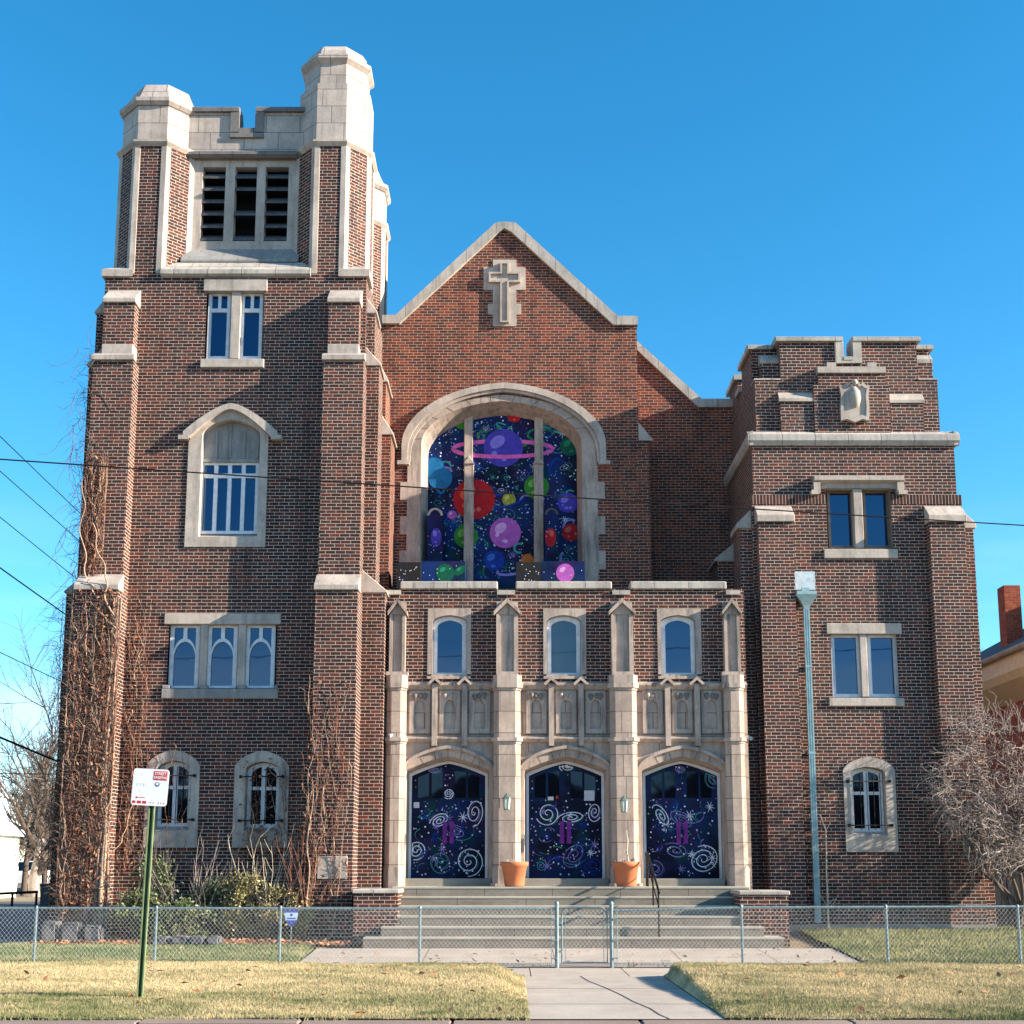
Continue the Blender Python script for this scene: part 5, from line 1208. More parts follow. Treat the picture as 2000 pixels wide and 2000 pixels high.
# ---- handrail
hr = thing('handrail', 'thin black iron handrail running down the steps in front of the right door', 'handrail')
hx = 2.79; zt1, zb1 = Zv(1665, 26.65), Zv(1739, 24.78)
b = MB(); b.tube([(hx, 26.95, zt1 - .06), (hx, 26.9, zt1), (hx, 26.65, zt1), (hx, 24.78, zb1), (hx, 24.66, zb1 - .05)], .022, n=8, cap=True); b.build('rail', 'iron', hr)
b = MB(); b.tube([(hx, 26.9, zt1 - .28), (hx, 26.65, zt1 - .28), (hx, 24.82, zb1 - .28)], .013, n=6); b.build('lower_rail', 'iron', hr)
for y_, zb_, zt2 in ((26.93, zland, zt1 - .02), (26.65, zland, zt1 - .01), (25.72, zt_[3], None), (24.80, zt_[0], zb1)):
    zt2 = zt2 or zb1 + (zt1 - zb1) * (y_ - 24.78) / 1.87
    b = MB(); b.tube([(hx, y_, zb_ - .01), (hx, y_, zt2)], .017, n=8); b.build('post', 'iron', hr)
# ---- flower pots
for k, u in enumerate((1004.5, 1223)):
    y_ = 26.50; x = Xu(u, 1710, y_)
    p = thing('flower_pot', ['terracotta pot of dead stubble on the landing between the left and middle doors', 'terracotta pot with one tall bare stalk on the landing between the middle and right doors'][k], 'flower pot', 'terracotta pots on the landing', (x, y_, zland))
    b = MB(); b.lathe([(.0, .002), (.185, .002), (.20, .03), (.255, .40), (.285, .41), (.29, .47), (.283, .50), (.262, .50), (.258, .42), (.0, .41)], (x, y_, zland), 32); adopt(b.build('pot', 'terracotta', None), p)
    b = MB(); b.lathe([(0, .455), (.14, .45), (.257, .44)], (x, y_, zland), 20); adopt(b.build('soil', 'soil', None), p)
    b = MB(); rs = random.Random(k)
    for i in range(26):
        a, r = rs.random() * 6.28, rs.uniform(.03, .23); xx, yy = x + r * math.cos(a), y_ + r * math.sin(a); b.tube([(xx, yy, zland + .44), (xx + rs.uniform(-.03, .03), yy, zland + rs.uniform(.50, .58))], .006, .003, 4)
    if k == 1:
        pts = [(x + .03 + .012 * math.sin(i * 1.3), y_, zland + .44 + i * .078) for i in range(10)]; b.tube(pts, .017, .012, 6, True)
        for i in range(9): q = pts[1 + i // 3]; b.tube([q, (q[0] + rs.uniform(-.06, .06), q[1] - .03, q[2] + .05)], .008, .004, 4)
    adopt(b.build('dead_stalk', 'stalk', None), p)
# ---- wall lanterns
for k, (u, v) in enumerate(((990, 1568), (1219, 1573))):
    yl = PY - .34; x, z_ = Xu(u, v, yl - .15), Zv(v, yl - .15)
    t = thing('wall_lantern', ['green glass paned lantern on the stone pilaster left of the middle door', 'green glass paned lantern on the stone pilaster left of the right door'][k], 'wall lantern', 'lanterns beside the middle door', (x, yl, z_))
    b = MB(); b.box(x - .05, x + .05, yl - .03, yl, z_ - .02, z_ + .18); b.tube([(x, yl - .02, z_ + .10), (x, yl - .10, z_ + .20), (x, yl - .16, z_ + .17)], .013, n=6); adopt(b.build('bracket', 'lantern', None), t)
    b = MB(); b.lathe([(.0, .20), (.02, .19), (.03, .15), (.09, .11), (.095, .09), (.07, .09)], (x, yl - .16, z_), 6, False)
    for i in range(6): a = i * math.tau / 6; b.tube([(x + .082 * math.cos(a), yl - .16 + .082 * math.sin(a), z_ + .095), (x + .06 * math.cos(a), yl - .16 + .06 * math.sin(a), z_ - .13)], .007, n=4)
    b.lathe([(.065, -.125), (.068, -.145), (0, -.15)], (x, yl - .16, z_), 6, False); adopt(b.build('cage', 'lantern', None), t)
    b = MB(); b.lathe([(.078, .09), (.057, -.125)], (x, yl - .16, z_), 6, False); adopt(b.build('glass', 'lantern_glass', None), t)
# ---- small white security cameras on the brick
for k, (u, v, y_, lb) in enumerate(((1463, 1441, RY + .1, 'small white camera on the brick edge right of the stone porch'), (763, 1436, PY - .12, 'small white camera on the string course at the left end of the stone porch'))):
    x, z_ = Xu(u, v, y_ - .1), Zv(v, y_ - .1); t = thing('security_camera', lb, 'camera', 'security cameras on the front', (x, y_, z_))
    b = MB(); b.box(x - .02, x + .02, y_ - .07, y_ + .06, z_ - .015, z_ + .015); adopt(b.build('bracket', 'sign_white', None), t)
    b = MB(); b.tube([(x - .035, y_ - .06, z_ + .035), (x + .035, y_ - .18, z_ - .03)], .042, n=10, cap=True); adopt(b.build('body', 'sign_white', None), t)
# ---- painted ducts and cabinets on the porch roof
zr = zpt - .15
for k, (b0, b1, p0, p1, d0, d1) in enumerate(((775, 822, 822, 908, 834, 865), (1008, 1057, 1057, 1142, 1064, 1091))):
    yf = 28.6; t = thing('rooftop_duct', ['painted rooftop duct under the left pane of the mural, green planet on its panel', 'painted rooftop duct under the right pane of the mural, pink planet on its panel'][k], 'duct', 'painted ducts on the porch roof')
    x0, x1, _, z1 = RC(b0, b1, 1098, 1134, yf); b = MB(); rr = random.Random(k); b.box(x0, x1, yf, yf + 1.1, zr, z1)
    for i in range(40): b.cur = rr.choice((1, 2)); disc(b, rr.uniform(x0 + .05, x1 - .05), rr.uniform(zpt + .02, z1 - .05), .012, yf - .003, 6)
    b.build('cabinet', ['black', 'p_white', 'p_blue'], t)
    x0, x1, _, z1 = RC(p0, p1, 1096, 1134, yf + .1); b = MB(); b.box(x0 + .005, x1, yf + .1, yf + 1.2, zr, z1); xc = x0 + (x1 - x0) * .55; zc = z1 - .28; b.cur = 1
    disc(b, xc, zc, .21, yf + .096, 26, .22); b.cur = 2; disc(b, xc - .06, zc + .08, .08, yf + .094, 16, .05, .6)
    if k == 0: b.cur = 1; disc(b, xc + .34, zc + .06, .16, yf + .0955, 20, .09, .6); b.cur = 2; disc(b, xc + .32, zc + .09, .06, yf + .0935, 14, .03, .6)
    b.cur = 3
    for i in range(22): disc(b, rr.uniform(x0 + .05, x1 - .05), rr.uniform(zpt + .02, z1 - .04), .011, yf + .0945, 6)
    b.build('side_panel', [('mural', 'p_dgreen', 'p_dgreen_light', 'p_white'), ('mural', 'p_pink', 'p_pink_light', 'p_white')][k], t)
    yd = my - .45; x0, x1, z0, z1 = RC(d0, d1, 992, 1100, yd); hw = (x1 - x0) / 2; arc_ = [((x0 + x1) / 2 - hw * math.cos(a), z1 - hw + hw * math.sin(a)) for a in [math.pi * i / 12 for i in range(13)]]; prof = [(x0, zr)] + arc_ + [(x1, zr)]; z1 -= .12
    RB = MB(); RB.prism(prof, 'y', yd, my - .005); rim_ = arc_
    b = RB; xm = (x0 + x1) / 2; b.cur = 1; disc(b, xm + .03 * (1 - 2 * k), z1 - .62, .13, yd - .003, 22, .24); b.cur = 2; disc(b, xm, z1 - .52, .05, yd - .005, 14, .08); b.cur = 3
    for i in range(26): disc(b, rr.uniform(x0 + .03, x1 - .03), rr.uniform(zr + .3, z1 - .2), .011, yd - .004, 6)
    r_ = b.build('riser', [('mural', 'p_violet', 'p_violet_light', 'p_white'), ('mural', 'p_red', 'p_red_light', 'p_white')][k], t); b = MB(); b.ring(rim_, inset(rim_, .05), yd - .012, yd + .2); b.build('elbow_rim', 'stone' if k == 0 else 'louvre', r_)

# ================================================================== CHAIN LINK FENCE
FY = 22.0; FT = .985
def chain(parent, xa, xb, z0, z1, y, r=.0020, pitch=.072):
    b = MB(); h = z1 - z0; run = h * .86
    for sgn, dy_ in ((1, -.004), (-1, .004)):
        k = math.floor((xa - run) / pitch) * pitch
        while k < xb + run:
            p0, p1 = (k, z0), (k + sgn * run, z1)
            def at(x): return z0 + (x - p0[0]) / (p1[0] - p0[0]) * h
            lo, hi = max(xa, min(p0[0], p1[0])), min(xb, max(p0[0], p1[0]))
            if hi - lo > .01: b.tube([(lo, y + dy_, at(lo)), (hi, y + dy_, at(hi))], r, n=3)
            k += pitch
    b.tube([(xa, y, z0), (xb, y, z0)], r, n=3)
    return b.build('wire_mesh', 'wire', parent)
postu = [-175, 69, 304, 547, 820]; postr = [1449, 1732, 1990, 2235]
gx0, gx1 = .755, 1.675
def post(parent, x, top, r=.024, z0=-.2):
    b = MB(); b.tube([(x, FY, z0), (x, FY, top)], r, n=10); b.lathe([(r * 1.15, -.02), (r * 1.2, .0), (r * .9, .03), (0, .045)], (x, FY, top), 10); return b.build('fence_post', 'galv', parent)
fl = thing('chain_link_fence', 'low chain link fence run left of the gate, in front of the bell tower', 'chain link fence', 'chain link fence along the sidewalk')
xL = (postu[0] - 1000) * FY / 2553
for u in postu: post(fl, (u - 1000) * FY / 2553, FT + .0)
post(fl, gx0, 1.06, .034)
b = MB(); b.tube([(xL, FY, FT), (gx0, FY, FT - .01)], .021, n=8); b.build('top_rail', 'galv', fl)
chain(fl, xL, gx0 - .05, .03, FT - .005, FY - .028)
b = MB(); b.tube([(gx0 - .09, FY - .03, .02), (gx0 - .09, FY - .03, FT)], .006, n=5); [b.box(gx0 - .1, gx0, FY - .045, FY - .03, z_, z_ + .02) for z_ in (.15, .45, .8)]; b.build('tension_bar', 'galv', fl)
fr_ = thing('chain_link_fence', 'low chain link fence run right of the gate, in front of the right hand tower', 'chain link fence', 'chain link fence along the sidewalk')
xR = (postr[-1] - 1000) * FY / 2553
for u in postr: post(fr_, (u - 1000) * FY / 2553, FT + .02)
post(fr_, gx1, 1.06, .034)
b = MB(); b.tube([(gx1, FY, FT - .05), (gx1 + 2.2, FY, FT + .01), (xR, FY, FT + .03)], .021, n=8); b.build('top_rail', 'galv', fr_)
chain(fr_, gx1 + .05, xR, .03, FT + .0, FY - .028)
b = MB(); b.tube([(gx1 + .09, FY - .03, .02), (gx1 + .09, FY - .03, FT - .04)], .006, n=5); [b.box(gx1, gx1 + .1, FY - .045, FY - .03, z_, z_ + .02) for z_ in (.15, .45, .8)]; b.build('tension_bar', 'galv', fr_)
gt = thing('fence_gate', 'small chain link gate with rounded upper corners opposite the middle door', 'gate')
ga, gb_, gz0, gz1 = gx0 + .085, gx1 - .075, .085, 1.0
rd = .13; pts = [(ga, FY, gz0), (ga, FY, gz1 - rd)] + [(ga + rd - rd * math.cos(a), FY, gz1 - rd + rd * math.sin(a)) for a in (.3, .6, .9, 1.2, 1.5)] + [(gb_ - rd + rd * math.sin(a), FY, gz1 - rd + rd * math.cos(a)) for a in (.07, .37, .67, .97, 1.27, 1.55)] + [(gb_, FY, gz0), (ga, FY, gz0)]
b = MB(); b.tube(pts, .016, n=8); b.tube([(ga + .06, FY, gz0), (ga + .06, FY, gz1 - .03)], .006, n=5); b.tube([(gb_ - .06, FY, gz0), (gb_ - .06, FY, gz1 - .03)], .006, n=5); b.build('gate_frame', 'galv', gt)
chain(gt, ga + .03, gb_ - .03, gz0 + .02, gz1 - .05, FY - .018)
for z_ in (.25, .72):
    b = MB(); b.box(gx0 + .02, ga, FY - .02, FY + .02, z_, z_ + .035); b.build('hinge', 'galv', gt)
b = MB(); b.box(gb_ - .02, gx1 - .02, FY - .035, FY - .0, .69, .73); b.build('latch', 'galv', gt)

# ================================================================== SIGNS
def text(body, size, loc, mat, parent, name, rot=(math.pi / 2, 0, 0), align='CENTER', wx=1.0):
    cu = bpy.data.curves.new(name, 'FONT'); cu.body = body; cu.size = size; cu.align_x = align; cu.align_y = 'CENTER'; cu.extrude = .0008; cu.offset = size * .012
    o = bpy.data.objects.new(name, cu); COL.objects.link(o); dg = bpy.context.evaluated_depsgraph_get(); dg.update()
    me = bpy.data.meshes.new_from_object(o.evaluated_get(dg)); bpy.data.objects.remove(o)
    me.materials.clear(); me.materials.append(M[mat]); o = bpy.data.objects.new(name, me); COL.objects.link(o); o.location = loc; o.rotation_euler = rot; o.scale = (wx, 1, 1); o.parent = parent; return o
SY = 16.0; sxb = Xu(273, 1950, SY); szb = Zv(1950, SY)
sg = thing('street_sign', 'white and red street sweeping sign on a green channel post in the verge', 'street sign', None, (sxb, SY, szb))
sg.rotation_euler = (0, R_(1.1), 0)
b = MB(); H = Zv(1505, SY) - szb
for x0, x1, y0, y1 in ((-.052, -.032, -.03, -.022), (-.036, -.028, -.022, .06), (-.03, .03, .052, .06), (.028, .036, -.022, .06), (.032, .052, -.03, -.022)): b.box(x0, x1, y0, y1, -.25, H)
b.v = [(p[0] * .72, p[1] * .9, p[2]) for p in b.v]; b.build('post', 'sign_post', sg)
pw, ph = .445, .455; cz = Zv(1538, SY) - szb; cxs = Xu(295, 1538, SY) - sxb - math.sin(R_(1.1)) * cz
def rrect(x0, x1, z0, z1, r, n=5):
    o = []
    for (cx, cz_, a0) in ((x1 - r, z1 - r, 0), (x0 + r, z1 - r, 90), (x0 + r, z0 + r, 180), (x1 - r, z0 + r, 270)):
        o += [(cx + r * math.cos(R_(a0 + 90 * i / n)), cz_ + r * math.sin(R_(a0 + 90 * i / n))) for i in range(n + 1)]
    return o
b = MB(); b.prism(rrect(-pw / 2, pw / 2, -ph / 2, ph / 2, .035), 'y', -.042, -.036); b.cur = 1
b.poly([(.03, -.043, .09), (.20, -.043, .09), (.20, -.043, .205), (.03, -.043, .205)])
b.poly([(-.155, -.043, -.135), (-.05, -.043, -.135), (-.05, -.043, -.127), (-.155, -.043, -.127)]); b.poly([(-.175, -.043, -.131), (-.15, -.043, -.115), (-.15, -.043, -.147)])
b.cur = 2
for (x, z_, w, h) in ((-.12, .15, .03, .006), (-.16, .03, .012, .035), (-.12, .03, .012, .035), (-.08, .03, .012, .035), (-.12, -.05, .03, .006), (-.12, -.10, .02, .006)): b.poly([(x - w / 2, -.043, z_ - h / 2), (x + w / 2, -.043, z_ - h / 2), (x + w / 2, -.043, z_ + h / 2), (x - w / 2, -.043, z_ + h / 2)])
b.cur = 3; disc(b, .085, .04, .03, -.043, 16); b.cur = 0; disc(b, .085, .045, .018, -.0436, 12)
b.cur = 1
for (x, w) in ((-.185, .04), (-.12, .05), (-.055, .05)): b.poly([(x - w / 2, -.043, -.205), (x + w / 2, -.043, -.205), (x + w / 2, -.043, -.172), (x - w / 2, -.043, -.172)])
for x in (.02, .06, .12, .15, .185): disc(b, x, -.19, .008, -.043, 6)
pn = b.build('sign_panel', ['sign_white', 'sign_red', 'sign_dim', 'sign_blue'], sg); pn.location = (cxs, 0, cz); pn.rotation_euler = (0, R_(1.8), 0)
text('STREET', .052, (.115, -.0445, .172), 'sign_white', pn, 'lettering', wx=.86); text('SWEEPING', .046, (.115, -.0445, .122), 'sign_white', pn, 'lettering', wx=.74)
# small shield shaped yard sign
yy = 24.75; yx, yz = Xu(569, 1792, yy), Zv(1792, yy); gz = hgt(0, yy)
ysg = thing('yard_sign', 'small blue and white shield shaped sign on a thin stake beside the shrubs', 'yard sign', None, (yx, yy, gz))
b = MB(); b.tube([(yx, yy + .01, gz - .1), (yx, yy + .01, yz)], .008, n=6); adopt(b.build('stake', 'galv', None), ysg)
b = MB(); sp = [(-.135, .15), (.135, .15), (.125, .02), (.10, -.06), (.03, -.16), (-.03, -.16), (-.10, -.06), (-.125, .02)]; b.prism([(yx + p[0], yz + p[1]) for p in sp], 'y', yy - .006, yy); b.cur = 1
b.poly([(yx - .131, yy - .0075, yz + .09), (yx + .131, yy - .0075, yz + .09), (yx + .108, yy - .0075, yz - .05), (yx - .108, yy - .0075, yz - .05)]); b.cur = 0
disc(b, yx, yz + .05, .028, yy - .009, 8); b.poly([(yx - .09, yy - .009, yz - .03), (yx + .09, yy - .009, yz - .03), (yx + .09, yy - .009, yz - .005), (yx - .09, yy - .009, yz - .005)])
adopt(b.build('panel', ['sign_blue', 'sign_pale'], None), ysg)

# ================================================================== PLANTS
def wander(r, p, d, n, step, jit, grav=0, clampf=None):
    pts = [Vector(p)]; d = Vector(d).normalized()
    for i in range(n):
        d = (d + Vector((r.gauss(0, jit), r.gauss(0, jit), r.gauss(0, jit) - grav))).normalized(); q = pts[-1] + d * step
        if clampf: q = clampf(q)
        pts.append(q)
    return pts
def wall_vine(name, label, faces, n_stems, n_leaves, trunk=None, seed=1, extra=None):
    r = random.Random(seed); t = thing(name, label, 'vine', 'vines on the bell tower'); b = MB(); lf = []
    for (x0, x1, z0, z1, y, w) in faces:
        for i in range(int(n_stems * w)):
            x = r.uniform(x0, x1); z_ = z0 + (z1 - z0) * r.random() ** 1.25 * .85; L = r.uniform(.5, 2.2); pts = []
            dx = r.gauss(0, .12); up = 1 if r.random() < .7 else -1; yo = r.uniform(.01, .07)
            for k in range(16):
                pts.append((min(x1 + .05, max(x0 - .05, x)), y - yo - r.uniform(0, .025), z_)); dx = dx * .75 + r.gauss(0, .35); x += dx * .05; z_ += up * L / 16
                if z_ > z1 or z_ < z0: break
            if len(pts) < 4: continue
            b.cur = 0 if r.random() < .42 else 1; rr = r.choice((.003, .0045, .006, .010)); b.tube(pts, rr, rr * .4, 4)
            for q in pts[::3]:
                if r.random() < .7:
                    a = r.uniform(-1.4, 1.4); l_ = r.uniform(.08, .28); b.tube([q, (q[0] + l_ * math.sin(a) * .6, q[1] - .02, q[2] + l_ * .4), (q[0] + l_ * math.sin(a), q[1] - .03, q[2] + l_ * .3)], .004, .002, 3)
        for i in range(int(n_leaves * w)):
            cxl, czl = r.uniform(x0, x1), z0 + (z1 - z0) * r.random() ** 1.2
            lf.append((cxl, y - r.uniform(.02, .12), czl))
    b.build('stems', ['vine', 'vine_brown'], t)
    if trunk:
        for k, (pts, rr) in enumerate(trunk): b = MB(); b.tube(pts, rr, rr * .45, 7); b.build('trunk', 'vine', t)
    if lf: leaf_cards('dry_leaves', lf, 'dry_leaf', (.03, .06), t, seed)
    if extra: extra(t, r)
    return t
xb0, xb1 = TX - 2.93, TX - 2.05
Zc = Z['l']
def chaikin(p, it=2):
    for _ in range(it):
        q = [p[0]]
        for a, c in zip(p, p[1:]): q += [tuple(a[i] * .75 + c[i] * .25 for i in range(3)), tuple(a[i] * .25 + c[i] * .75 for i in range(3))]
        p = q + [p[-1]]
    return p
def tr(x0, z0, x1, z1, y, seed, n=9, amp=.05):
    r = random.Random(seed); return chaikin([(x0 + (x1 - x0) * i / n + r.gauss(0, amp) * .6, y - .05 - abs(r.gauss(0, .02)), z0 + (z1 - z0) * i / n) for i in range(n + 1)])
trunks = [(tr(xb1 - .02 + k * .045, .25, xb1 + .02 + k * .03, Zc - .2, YB0, 20 + k, amp=.035), .05 - .008 * (k % 3)) for k in range(-2, 3)]
trunks += [(tr(xb1 - .25, .25, xb1 - .05, 3.2, YB0, 31, amp=.12), .02), (tr(xb1 - .05, Zc - .6, xb0 + .25, Zc + 1.4, YB0 - .02, 32, amp=.10), .022), (tr(xb0 + .2, Zc - .1, xb0 - .05, Zc + 2.4, YB1 - .06, 33, amp=.08), .018), (tr(xb0 - .3, 3.0, xb0 - .33, Zc + .2, 26.8, 34, amp=.04), .022), (tr(xb1 + .1, Zc - .9, xb0 + .3, Zc - .25, YB0, 35, amp=.06), .02), (tr(xb1 + .05, 2.0, xb1 + .55, 3.4, 26.6, 36, amp=.05), .014), (tr(xb0 + .3, Zc + .2, xb1 - .3, Zc - .4, YB0, 37, amp=.1), .014)]
def dangling(t, r):
    b = MB(); xe = xb0 - .12
    for i in range(480):
        z_ = 1.6 + 11.4 * r.random() ** 1.15; off = .0 if z_ > Z['m'] else (.12 if z_ > Zc else .42)
        x = xe - off + r.uniform(-.02, .06); y = r.uniform(26.5, 27.6)
        pts = wander(r, (x, y, z_), (-1, r.uniform(-.4, .3), r.uniform(-.7, .5)), r.randint(5, 10), .06, .38, .10)
        b.cur = 1; b.tube(pts, .0045, .002, 3)
    for i in range(60):
        z_ = r.uniform(6.5, 13.6); x = r.uniform(xb0 - .35, xb0 + .1); b.tube(wander(r, (x, YB1 - .06, z_), (r.uniform(-.3, .3), 0, -1), 12, .1, .25, 0, lambda q: Vector((q.x, min(YB1 - .01, max(YB1 - .12, q.y)), q.z))), .006, .003, 4)
    b.build('foliage', ['bark_dark', 'bark_dark'], t)
wall_vine('climbing_vine', 'bare brown and pale vine covering the left corner of the bell tower', [(xb0 + .02, xb1 + .02, .3, Zc, YB0 - .005, 1.0), (xb1 - .35, xb1 + .05, .3, Zc, YB0 - .02, .8), (TX - 3.40, TX - 2.95, .8, Zc + .1, 26.81, .25), (xb0 + .05, xb0 + .4, Zc, Zc + 3, YB1 - .005, .2), (xb1 + .03, xb1 + .55, 1.5, Zc + .1, TY - .005, .12)], 640, 420, trunks, 5, dangling)
xc0, xc1 = TX + 2.05, TX + 2.93
wall_vine('climbing_vine', 'thin reddish bare vine on the right buttress of the bell tower', [(xc0 - .1, xc1 - .1, .4, 5.6, YB0 - .005, .75), (xc0 - .28, xc0 + .02, .4, 5.0, 26.55, .35)], 95, 120, [(tr(xc0 - .03, .3, xc0 + .02, 3.4, YB0, 51, amp=.05), .018), (tr(xc0 + .5, .3, xc0 + .75, 2.9, YB0, 52, amp=.05), .010)], 9)
gwx0, gwx1 = Xu(478, 1560, TY), Xu(544, 1560, TY)
wall_vine('climbing_vine', 'sparse dark vine over the second ground floor window of the bell tower', [(gwx0 - .15, gwx1 + .2, 1.7, 3.9, TY - .04, .6), (gwx0 + .1, gwx1 + .1, 2.0, 2.5, TY - .05, .5)], 46, 190, None, 12)
wall_vine('climbing_vine', 'sparse dark vine over the ground floor window behind the street sign', [(Xu(295, 1560, TY) - .2, Xu(375, 1560, TY), 1.8, 4.2, TY - .04, .5)], 36, 30, None, 14)

def shrub(label, x, y, rx, rz, z0, n, mat, seed, bare=0, group='shrubs in the planting bed'):
    r = random.Random(seed); t = thing('shrub', label, 'shrub', group, (x, y, hgt(x, y)))
    b = MB(); pts = []
    for i in range(14):
        a = r.random() * 6.28; e = Vector((x + rx * .8 * math.cos(a), y + rx * .4 * math.sin(a), z0 + rz * r.uniform(.8, 1.5))); s = Vector((x + r.uniform(-.1, .1), y, hgt(x, y)))
        b.tube([s.lerp(e, k / 5) + Vector((r.gauss(0, .03), r.gauss(0, .03), 0)) for k in range(6)], .010, .004, 4)
    adopt(b.build('stems', 'bark_dark', None), t)
    cl = [(r.gauss(0, .5), r.gauss(0, .4), r.uniform(-.9, .9)) for _ in range(26)]
    for i in range(n):
        c = r.choice(cl); q = Vector((c[0] + r.gauss(0, .16), c[1] + r.gauss(0, .16), c[2] + r.gauss(0, .16)))
        if q.length > 1.25: continue
        pts.append((x + q.x * rx, y + q.y * rx * .6, max(hgt(x, y) + .05, z0 + q.z * rz)))
    adopt(leaf_cards('foliage', pts, mat, (.022, .048), None, seed), t)
    return t
def Pg(u, y): return (u - 1000) * y / 2545
shrub('leafy green shrub with tall top behind the street sign post', Pg(305, 26.0), 26.0, .52, .85, 1.05, 2860, 'leaf', 1)
shrub('low green shrub at the foot of the thick vine stem', Pg(262, 25.7), 25.7, .50, .48, .75, 1980, 'leaf', 2)
shrub('green shrub between the two bare twiggy bushes', Pg(405, 25.9), 25.9, .48, .62, .78, 2200, 'leaf', 3)
shrub('yellow green shrub in front of the second ground floor window', Pg(468, 25.9), 25.9, .55, .62, .95, 2420, 'yellow_leaf', 4)
shrub('yellowish low shrub behind the small shield sign', Pg(545, 25.7), 25.7, .62, .48, .78, 2200, 'yellow_leaf', 5)
shrub('grey green shrub spreading below the left ground floor window', Pg(350, 25.5), 25.5, .55, .40, .62, 1760, 'leaf', 6)
def twig_bush(label, x, y, n, h, spread, mat, seed, group='bare bushes by the bell tower'):
    r = random.Random(seed); z0 = hgt(x, y); t = thing('bare_bush', label, 'bush', group, (x, y, z0)); b = MB()
    for i in range(n):
        a = r.gauss(0, spread); p = [Vector((x + r.uniform(-.05, .05), y + r.uniform(-.1, .1), z0))]; d = Vector((math.sin(a), r.gauss(0, .15), math.cos(a))).normalized(); L = h * r.uniform(.6, 1.05)
        for k in range(9): d = (d + Vector((r.gauss(0, .09), r.gauss(0, .05), .04))).normalized(); p.append(p[-1] + d * L / 9)
        b.tube(p, .014, .003, 5)
        for q in p[4:]:
            if r.random() < .55: dd = (d + Vector((r.gauss(0, .5), r.gauss(0, .3), .3))).normalized(); b.tube([q, q + dd * .14, q + dd * .3 + Vector((0, 0, .05))], .005, .002, 3)
    adopt(b.build('branches', mat, None), t); return t
twig_bush('pale bare bush with fanned twigs under the left ground floor window', Pg(378, 26.1), 26.1, 20, 2.0, .38, 'bark_pale', 3)
twig_bush('tall bare bush with ochre stems left of the cornerstone', Pg(520, 26.1), 26.1, 14, 2.1, .22, 'stalk', 4)
twig_bush('bare thicket of dark stems against the right buttress of the bell tower', Pg(590, 26.0), 26.0, 18, 2.1, .20, 'vine_brown', 8)
# bare sapling by the downspout
r = random.Random(2); x = Pg(1625, 27.5); t = thing('dead_sapling', 'single bare ochre sapling against the wall beside the downspout', 'sapling', None, (x, 27.5, hgt(x, 27.5))); b = MB()
b.tube([(Xu(u, v, 27.5), 27.5, Zv(v, 27.5)) for u, v in ((1618, 1812), (1617, 1775), (1616, 1740), (1614, 1700), (1614, 1660), (1613, 1622), (1607, 1606), (1602, 1590))], .022, .006, 6)
for pts in (((1616, 1770), (1606, 1755), (1599, 1744)), ((1617, 1775), (1630, 1762), (1636, 1748)), ((1617, 1768), (1628, 1756), (1634, 1757)), ((1613, 1622), (1620, 1610), (1622, 1600))): b.tube([(Xu(u, v, 27.45), 27.45, Zv(v, 27.45)) for u, v in pts], .009, .004, 4)
adopt(b.build('stem', 'stalk', None), t)
# stones
def stone(label, u0, u1, v0, v1, y, seed, group):
    x0, x1, z0, z1 = RC(u0, u1, v0, v1, y); bm = bmesh.new(); bmesh.ops.create_cube(bm, size=1); bmesh.ops.bevel(bm, geom=bm.edges[:], offset=.16, segments=2, affect='EDGES'); bmesh.ops.subdivide_edges(bm, edges=bm.edges[:], cuts=1)
    for v in bm.verts: v.co += Vector((mnoise.noise(v.co * 2 + Vector((seed, 0, 0))), mnoise.noise(v.co * 2 + Vector((0, seed, 0))), mnoise.noise(v.co * 2 + Vector((0, 0, seed))))) * .09; v.co = Vector(((x0 + x1) / 2 + v.co.x * (x1 - x0), y + v.co.y * .45, (z0 + z1) / 2 - .03 + v.co.z * (z1 - z0 + .06)))
    me = bpy.data.meshes.new('stone_block'); bm.to_mesh(me); bm.free(); me.materials.append(M['rock']); o = bpy.data.objects.new('stone_block', me); COL.objects.link(o); return tag(o, label, 'stone', group)
stone('rounded grey stone block at the left foot of the bell tower', 85, 120, 1799, 1836, 25.6, 1, 'stone blocks by the tower foot')
stone('wide grey stone block, middle one at the foot of the bell tower', 124, 162, 1802, 1843, 25.6, 2, 'stone blocks by the tower foot')
stone('dark stone block nearest the shrubs at the foot of the bell tower', 166, 205, 1806, 1843, 25.6, 3, 'stone blocks by the tower foot')
for i, (u0, u1, lb) in enumerate(((300, 334, 'flat grey edging stone right of the street sign post'), (336, 372, 'long flat edging stone below the pale bare bush'), (374, 405, 'short edging stone at the front of the green shrub'), (408, 432, 'last edging stone before the leaf litter'))): stone(lb, u0, u1, 1828, 1838, 24.95, 5 + i, 'edging stones of the planting bed')
